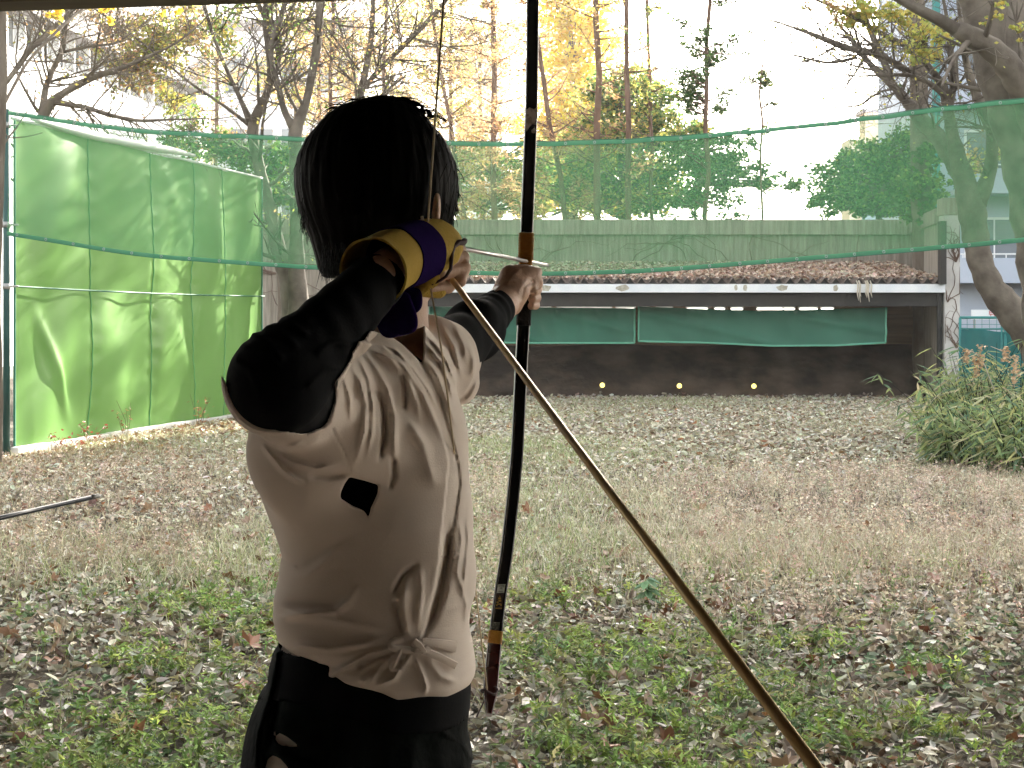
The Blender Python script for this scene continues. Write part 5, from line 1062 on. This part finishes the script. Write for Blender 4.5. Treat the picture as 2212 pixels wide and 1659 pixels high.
# shooting glove: cuff, purple band, hand part, trim
RG=np.array([(806,588,1.895,.0435),(818,580,1.915,.0412),(832,571,1.935,.0402),(850,561,1.965,.0400),(866,556,1.988,.0402),(882,551,2.010,.0402),(900,545,2.035,.0412),(920,539,2.060,.0415),(938,535,2.080,.0395),(953,532,2.100,.0330),(964,530,2.115,.0200),(968,530,2.120,.0040)])
def rings(rg,nn=56,grow=0.,a0=0,a1=2*np.pi):
    C=Wn(rg[:,:3]); t=np.gradient(C,axis=0); 
    for _ in range(3): t[1:-1]=(t[:-2]+2*t[1:-1]+t[2:])/4
    t/=np.linalg.norm(t,axis=1,keepdims=True); up=np.array((0,0,1.)); a=np.cross(t,up); a/=np.linalg.norm(a,axis=1,keepdims=True); b=np.cross(a,t); th=np.linspace(a0,a1,nn); r=rg[:,3:4]+grow
    return C[:,None]+(np.cos(th)[None,:,None]*a[:,None]+np.sin(th)[None,:,None]*b[:,None])*r[:,:,None]
def dens(rg,k=5): i=np.linspace(0,len(rg)-1,(len(rg)-1)*k+1); return np.stack([np.interp(i,np.arange(len(rg)),rg[:,c]) for c in range(4)],1)
def shell(mb,rg,th=.0022,grow=0.):
    G=rings(rg,grow=grow); I=rings(rg,grow=grow-th); G[:,-1]=G[:,0]; I[:,-1]=I[:,0]; w=.0007*np.sin(np.linspace(0,40,G.shape[1]))[None,:,None]*np.array((0,0,1)); G=G+w; G[:,-1]=G[:,0]
    mb.grid(G); mb.grid(I[:,::-1]); mb.grid(np.stack([G[0],I[0]],0)[:,::-1]); mb.grid(np.stack([G[-1],I[-1]],0))
glv=empty('glove',W(880,552,2.0)); glv.parent=per; glv.matrix_parent_inverse=bpymat(per)
mb=MB(); shell(mb,dens(RG[:4]),.0028,.0004); cuff=mb.build('cuff',M['deer'],glv,smooth=True)
mb=MB(); shell(mb,dens(RG[6:]),.002)
for a_,b_,ra,rb in (((905,622,2.03),(948,628,2.06),.0115,.0105),((925,600,2.03),(905,622,2.03),.016,.0115)):
    A_,B_=W(*a_),W(*b_); dv_=unit(B_-A_); n_=9; f=np.linspace(0,1,n_); Pp=A_+(B_-A_)*f[:,None]; rr=ra+(rb-ra)*f; ext=np.array([-.9,-.6,-.2]); Pp=np.vstack([A_+dv_*ra*ext[:,None],Pp,B_-dv_*rb*ext[::-1][:,None]]); rr=np.r_[ra*np.sqrt(1-ext**2),rr,rb*np.sqrt(1-ext[::-1]**2)]; mb.tube(Pp,rr,14)
mb.build('hand_part',M['deer'],glv,smooth=True)
mb=MB(); shell(mb,dens(RG[3:7],4),.003,.0020); mb.build('band',M['purple'],glv,smooth=True)
mb=MB(); tr_=z1([(1300,412),(1290,432),(1240,430),(1195,470),(1175,530),(1172,600),(1165,690),(1120,760),(1060,800),(980,835)]); Yt_=np.interp(np.linspace(0,1,len(tr_)),[0,.3,.6,1],[2.075,2.05,2.033,2.02]); mb.tube([W(a,b,c) for (a,b),c in zip(tr_,Yt_)],np.linspace(.0045,.0016,len(tr_)),7); mb.build('trim',M['trim'],glv,smooth=True)
# hanging end of the band: a thick double flap
def flap(outline,Yc,th,name,m):
    o=np.array(outline,float); 
    for _ in range(2): nx_=np.roll(o,-1,0); o=np.stack([o*.75+nx_*.25,o*.25+nx_*.75],1).reshape(-1,2)
    c=o.mean(0); mb=MB(); n=len(o); rows=[]
    for f,dz in ((1.0,.5),(1.0,0),(.97,-.5),(.90,-.8),(.6,-1.0),(.3,-1.1),(.0,-1.12)): e=c+(o-c)*f; rows.append(Wn(np.column_stack([e,np.full(n,Yc+th*.5*dz)+.0001*e[:,1]*0])))
    mb.grid(np.stack(rows),closed=True); return mb.build(name,m,glv,smooth=True)
flap(z1([(640,880),(780,860),(875,875),(896,960),(892,1060),(835,1118),(760,1130),(640,1050)]),2.015,.010,'strap',M['purple'])
flap(z1([(600,900),(760,900),(800,1020),(840,1120),(852,1200),(845,1262),(800,1308),(700,1332),(570,1362),(505,1335),(470,1280),(440,1200),(480,1060)]),1.985,.012,'strap_end',M['purple'])
# ============================================================ BOW AND ARROWS
M['lac']=mat('black_lacquer',(.004,.004,.0045),(.007,.007,.008),.18,30,spec=.5,coat=.4)
M['lacside']=mat('red_brown_lacquer',(.045,.010,.010),(.07,.016,.014),.2,20,spec=.6,coat=.6)
M['rattan']=mat('orange_rattan',(.38,.17,.025),(.50,.24,.04),.5,60,bump=.2,bscale=200)
M['grip']=mat('black_grip_leather',(.010,.010,.011),(.018,.017,.017),.8,30,bump=.4,bscale=300)
M['string']=mat('hemp_string',(.55,.45,.30),(.68,.57,.40),.8,100)
M['goldp']=mat('gold_leaf_mark',(.45,.28,.06),rough=.4,metal=.5); M['lab']=mat('silver_label',(.42,.46,.42),(.55,.58,.54),.5,300); M['labd']=mat('dim_label',(.05,.06,.055),(.16,.17,.15),.5,260,p0=.5,p1=.6)
M['chip']=mat('worn_patch',(.35,.32,.26),(.62,.60,.54),.9,120,p0=.4,p1=.5)
bow=empty('bow',W(1134,640,2.80),'long black lacquered asymmetric bow held upright by the archer','bow')
BP=np.array([(1040,-1160,2.33),(1062,-1110,2.36),(1095,-1010,2.42),(1130,-860,2.50),(1152,-620,2.60),(1158,-300,2.69),(1151,0,2.75),(1148,226,2.78),(1138,480,2.80),(1134,600,2.80),(1131,700,2.80),(1126,787,2.79),(1117,978,2.76),(1105,1100,2.74),(1093,1207,2.71),(1082,1271,2.69),(1071,1364,2.66),(1068,1392,2.655),(1060,1479,2.62),(1056,1545,2.59)],float)
vv=np.linspace(-1160,1545,700); BQ=np.stack([np.interp(vv,BP[:,1],BP[:,0]),vv,np.interp(vv,BP[:,1],BP[:,2])],1)
for _ in range(60): BQ[1:-1,0]=(BQ[:-2,0]+2*BQ[1:-1,0]+BQ[2:,0])/4; BQ[1:-1,2]=(BQ[:-2,2]+2*BQ[1:-1,2]+BQ[2:,2])/4
def bowseg(name,v0,v1,m,grow=0.,parent=None,wf=None):
    k=(BQ[:,1]>=v0)&(BQ[:,1]<=v1); q=BQ[k]
    if q[0,1]>v0+.5: q=np.vstack([[np.interp(v0,BQ[:,1],BQ[:,0]),v0,np.interp(v0,BQ[:,1],BQ[:,2])],q])
    if q[-1,1]<v1-.5: q=np.vstack([q,[np.interp(v1,BQ[:,1],BQ[:,0]),v1,np.interp(v1,BQ[:,1],BQ[:,2])]])
    P=Wn(q); t=np.gradient(P,axis=0); t/=np.linalg.norm(t,axis=1,keepdims=True); side=np.tile(np.array((1.,0.12,0)),(len(P),1)); side-=t*(side*t).sum(1)[:,None]; side/=np.linalg.norm(side,axis=1,keepdims=True); nb=np.cross(t,side)
    w=(wf(q[:,1]) if wf else np.interp(q[:,1],[-1160,-900,0,500,1300,1400,1470,1500,1545],[.010,.017,.0215,.0235,.0225,.0240,.0250,.0240,.010]))/2+grow; d=np.interp(q[:,1],[-1160,600,1545],[.012,.020,.016])/2+grow
    a=np.linspace(0,2*np.pi,25)[:-1]; ca=np.sign(np.cos(a))*np.abs(np.cos(a))**.45; sa=np.sign(np.sin(a))*np.abs(np.sin(a))**.45
    G=P[:,None]+side[:,None]*(ca[None,:,None]*w[:,None,None])+nb[:,None]*(sa[None,:,None]*d[:,None,None]); mb=MB(); mb.grid(G,closed=True); n=len(a)
    for e,fl in ((0,1),(len(P)-1,0)): mb.add(np.vstack([G[e],G[e].mean(0)]),None,[((n,j,(j+1)%n) if fl else (n,(j+1)%n,j)) for j in range(n)])
    return mb.build(name,m,bow if parent is None else parent,smooth=True)
bowseg('limb',-1160,502,M['lac']); bowseg('limb',704,1363,M['lac'])
wr=bowseg('rattan_wrap',503,576,M['rattan'],.0002)
mb=MB()
for k in range(17):
    v=505+k*3.55; c=W(np.interp(v,BQ[:,1],BQ[:,0]),v,np.interp(v,BQ[:,1],BQ[:,2])); a=np.linspace(0,2*np.pi,29); ca=np.sign(np.cos(a))*np.abs(np.cos(a))**.5; sa=np.sign(np.sin(a))*np.abs(np.sin(a))**.5
    mb.tube(np.stack([c[0]+ca*.0133,c[1]+sa*.0115,c[2]+0*a+.0006*np.sin(a)],1),.0014,5,cap=False)
mb.build('coil',M['rattan'],wr,smooth=True)
bowseg('grip',577,703,M['grip'],.0015); bowseg('rattan_wrap',1364,1391.5,M['rattan'],.0006); bowseg('tip',1392,1545,M['lacside'],.0004)
def onbow(v,du=0,off=0.0125): return W(np.interp(v,BQ[:,1],BQ[:,0])+du,v,np.interp(v,BQ[:,1],BQ[:,2])-off)
def patch(name,v0,v1,u0,u1,m,off=.0115,parent=None):
    mb=MB(); a=[onbow(v0,u0,off),onbow(v0,u1,off),onbow(v1,u1,off),onbow(v1,u0,off)]; b=[p+np.array((0,.0012,0)) for p in a]; mb.add(a+b,[(3,2,1,0),(4,5,6,7),(0,1,5,4),(1,2,6,5),(2,3,7,6),(3,0,4,7)]); return mb.build(name,m,bow if parent is None else parent)
lb_=patch('maker_label',1262,1281,-8,8,M['lab'])
mb=MB()
for (a,b,c,d) in ((-5,1265,5,1266),(-5,1265,-4,1278),(4,1265,5,1278),(-5,1277,5,1278),(-2,1268,2,1269),(-1,1268,0,1276),(-3,1271,3,1272),(1,1270,2,1276)):
    p,q=onbow(b,a,.0122),onbow(d,c,.0122); mb.box(min(p[0],q[0]),max(p[0],q[0]),p[1]-.0004,p[1]+.0004,min(p[2],q[2]),max(p[2],q[2]))
mb.build('characters',M['labd'],lb_)
em=patch('emblem',1283,1316,-8.5,8,mat('emblem_ground',(.025,.012,.008),rough=.4))
mb=MB()
for (a,b,c,d) in ((-1,1287,1,1293),(-3,1291,3,1297),(-2,1296,4,1300),(-6,1300,-1,1302),(-4,1304,5,1306),(-6,1306,-3,1309),(3,1306,6,1309),(-7,1313,7,1315)):
    p,q=onbow(b,a,.0122),onbow(d,c,.0122); mb.box(min(p[0],q[0]),max(p[0],q[0]),p[1]-.0004,p[1]+.0004,min(p[2],q[2]),max(p[2],q[2]))
mb.build('gold_mark',M['goldp'],em)
patch('dim_label',1344,1361,-9,7,M['labd'])
# worn pale patch
mb=MB(); o=np.array([(-11,238),(-4,232),(6,236),(13,231),(14,256),(9,262),(12,270),(4,268),(-2,274),(-8,284),(-12,278),(-11,258)],float); P=[onbow(v,u,.0116) for u,v in o]; c=np.mean(P,0); mb.add(np.vstack([P,c[None]]),None,[(len(P),(k+1)%len(P),k) for k in range(len(P))]); 
o2=np.array([(2,281),(8,276),(12,281),(9,288),(3,287)],float); P=[onbow(v,u,.0116) for u,v in o2]; c=np.mean(P,0); mb.add(np.vstack([P,c[None]]),None,[(len(P),(k+1)%len(P),k) for k in range(len(P))]); mb.build('worn_patch',M['chip'],bow)
# string hook and knot at the lower tip
tp_=W(1052,1492,2.60); mb=MB(); a=np.linspace(0,2*np.pi,20); mb.tube(np.stack([tp_[0]+.004+np.cos(a)*.0135,tp_[1]+np.sin(a)*.0135,tp_[2]+.004*np.sin(a*2)],1),.0022,6,cap=False); mb.tube([tp_,tp_+(-.006,0,-.02),tp_+(-.018,0,-.045)],.0012,4); mb.build('string_knot',M['trim'],bow,smooth=True)
mb=MB(); T0=W(1040,-1150,2.33); N0=W(922,512,2.03); mb.tube([T0,N0+(T0-N0)*.03,N0],.0017,6); mb.tube([W(911.5,468,2.043),W(914,482,2.04)],.0024,6)
mb.tube([W(927,600,2.03),W(932,632,2.02),W(952,745,2.06),W(967,856,2.09),surf(981,975,.004),W(1003,1120,2.33),W(1029,1285,2.47),tp_],.0014,6); mb.build('string',M['string'],bow,smooth=True)
# nocked arrow
M['alu']=mat('silver_shaft',(.62,.60,.60),rough=.32,metal=.7,spec=.6)
M['bronze']=mat('bronze_shaft',(.66,.47,.20),(.80,.60,.30),.35,3,metal=.2,stretch=(30,1,1))
M['carbon']=mat('black_carbon_shaft',(.03,.035,.05),rough=.3,spec=.4,coat=.15)
M['feather']=mat('dark_feather',(.06,.05,.045),(.16,.13,.11),.8,40)
ar=empty('arrow',W(1090,556,2.6),'silver arrow nocked on the string and resting on the bow hand','arrow')
s0,s1=W(966,530,2.095),W(1183,573.5,3.06); mb=MB(); mb.tube([s0,s1],.0033,14); mb.build('shaft',M['alu'],ar,smooth=True)
dv_=unit(s1-s0); mb=MB(); mb.tube([s1-dv_*.012,s1+dv_*.0,s1+dv_*.004],[.0037,.0036,.0022],14); mb.build('tip',M['metal'],ar,smooth=True)
ar2=empty('arrow',W(1400,1150,1.4),'bronze arrow held in the gloved hand, running down to the lower right','arrow')
e0,e1=W(978,606,2.055),W(1765,1662,1.02); dv_=unit(e1-e0); e1=e1+dv_*.30; mb=MB(); mb.tube([e0,e1],[.0040,.0046],16); mb.build('shaft',M['bronze'],ar2,smooth=True)
mb=MB()
for k in range(3):
    a=k*2.094; n1=np.cross(dv_,(0,0,1.)); n1/=np.linalg.norm(n1); n2=np.cross(dv_,n1); r_=n1*math.cos(a)+n2*math.sin(a); q0=e1-dv_*.17; mb.add([q0+r_*.004,q0+r_*.016+dv_*.03,q0+r_*.016+dv_*.14,q0+r_*.004+dv_*.15,q0+r_*.004+n2*.0006,q0+r_*.016+dv_*.03+n2*.0006,q0+r_*.016+dv_*.14+n2*.0006,q0+r_*.004+dv_*.15+n2*.0006],[(0,1,2,3),(7,6,5,4),(0,4,5,1),(1,5,6,2),(2,6,7,3)])
mb.build('fletching',M['feather'],ar2)
ar3=empty('arrow',W(0,1110,2.9),'black arrow with a metal tip poking in from the left edge','arrow')
e0,e1=W(-340,1195,2.7),W(197,1074.5,3.1); dv_=unit(e1-e0); mb=MB(); mb.tube([e0,e1],.0048,14); mb.build('shaft',M['carbon'],ar3,smooth=True)
mb=MB(); mb.tube([e1,e1+dv_*.006,e1+dv_*.017,e1+dv_*.022],[.0050,.0050,.0048,.0028],14); mb.build('tip',M['metal'],ar3,smooth=True)
# ============================================================ ADDED HAZE (volume standing in for veiling glare)
hz=MB(); hz.box(-420,420,-80,720,-1.2,36.)
hm=bpy.data.materials.new('glare_haze'); hm.use_nodes=True; t_=hm.node_tree; t_.nodes.remove(t_.nodes['Principled BSDF'])
pv=t_.nodes.new('ShaderNodeVolumePrincipled'); pv.inputs['Color'].default_value=(1,.97,.92,1); pv.inputs['Density'].default_value=.0010; pv.inputs['Anisotropy'].default_value=.55
t_.links.new(pv.outputs[0],t_.nodes['Material Output'].inputs['Volume'])
tag(hz.build('haze',hm),'thin haze volume added for the glare over the background','haze',kind='stuff')
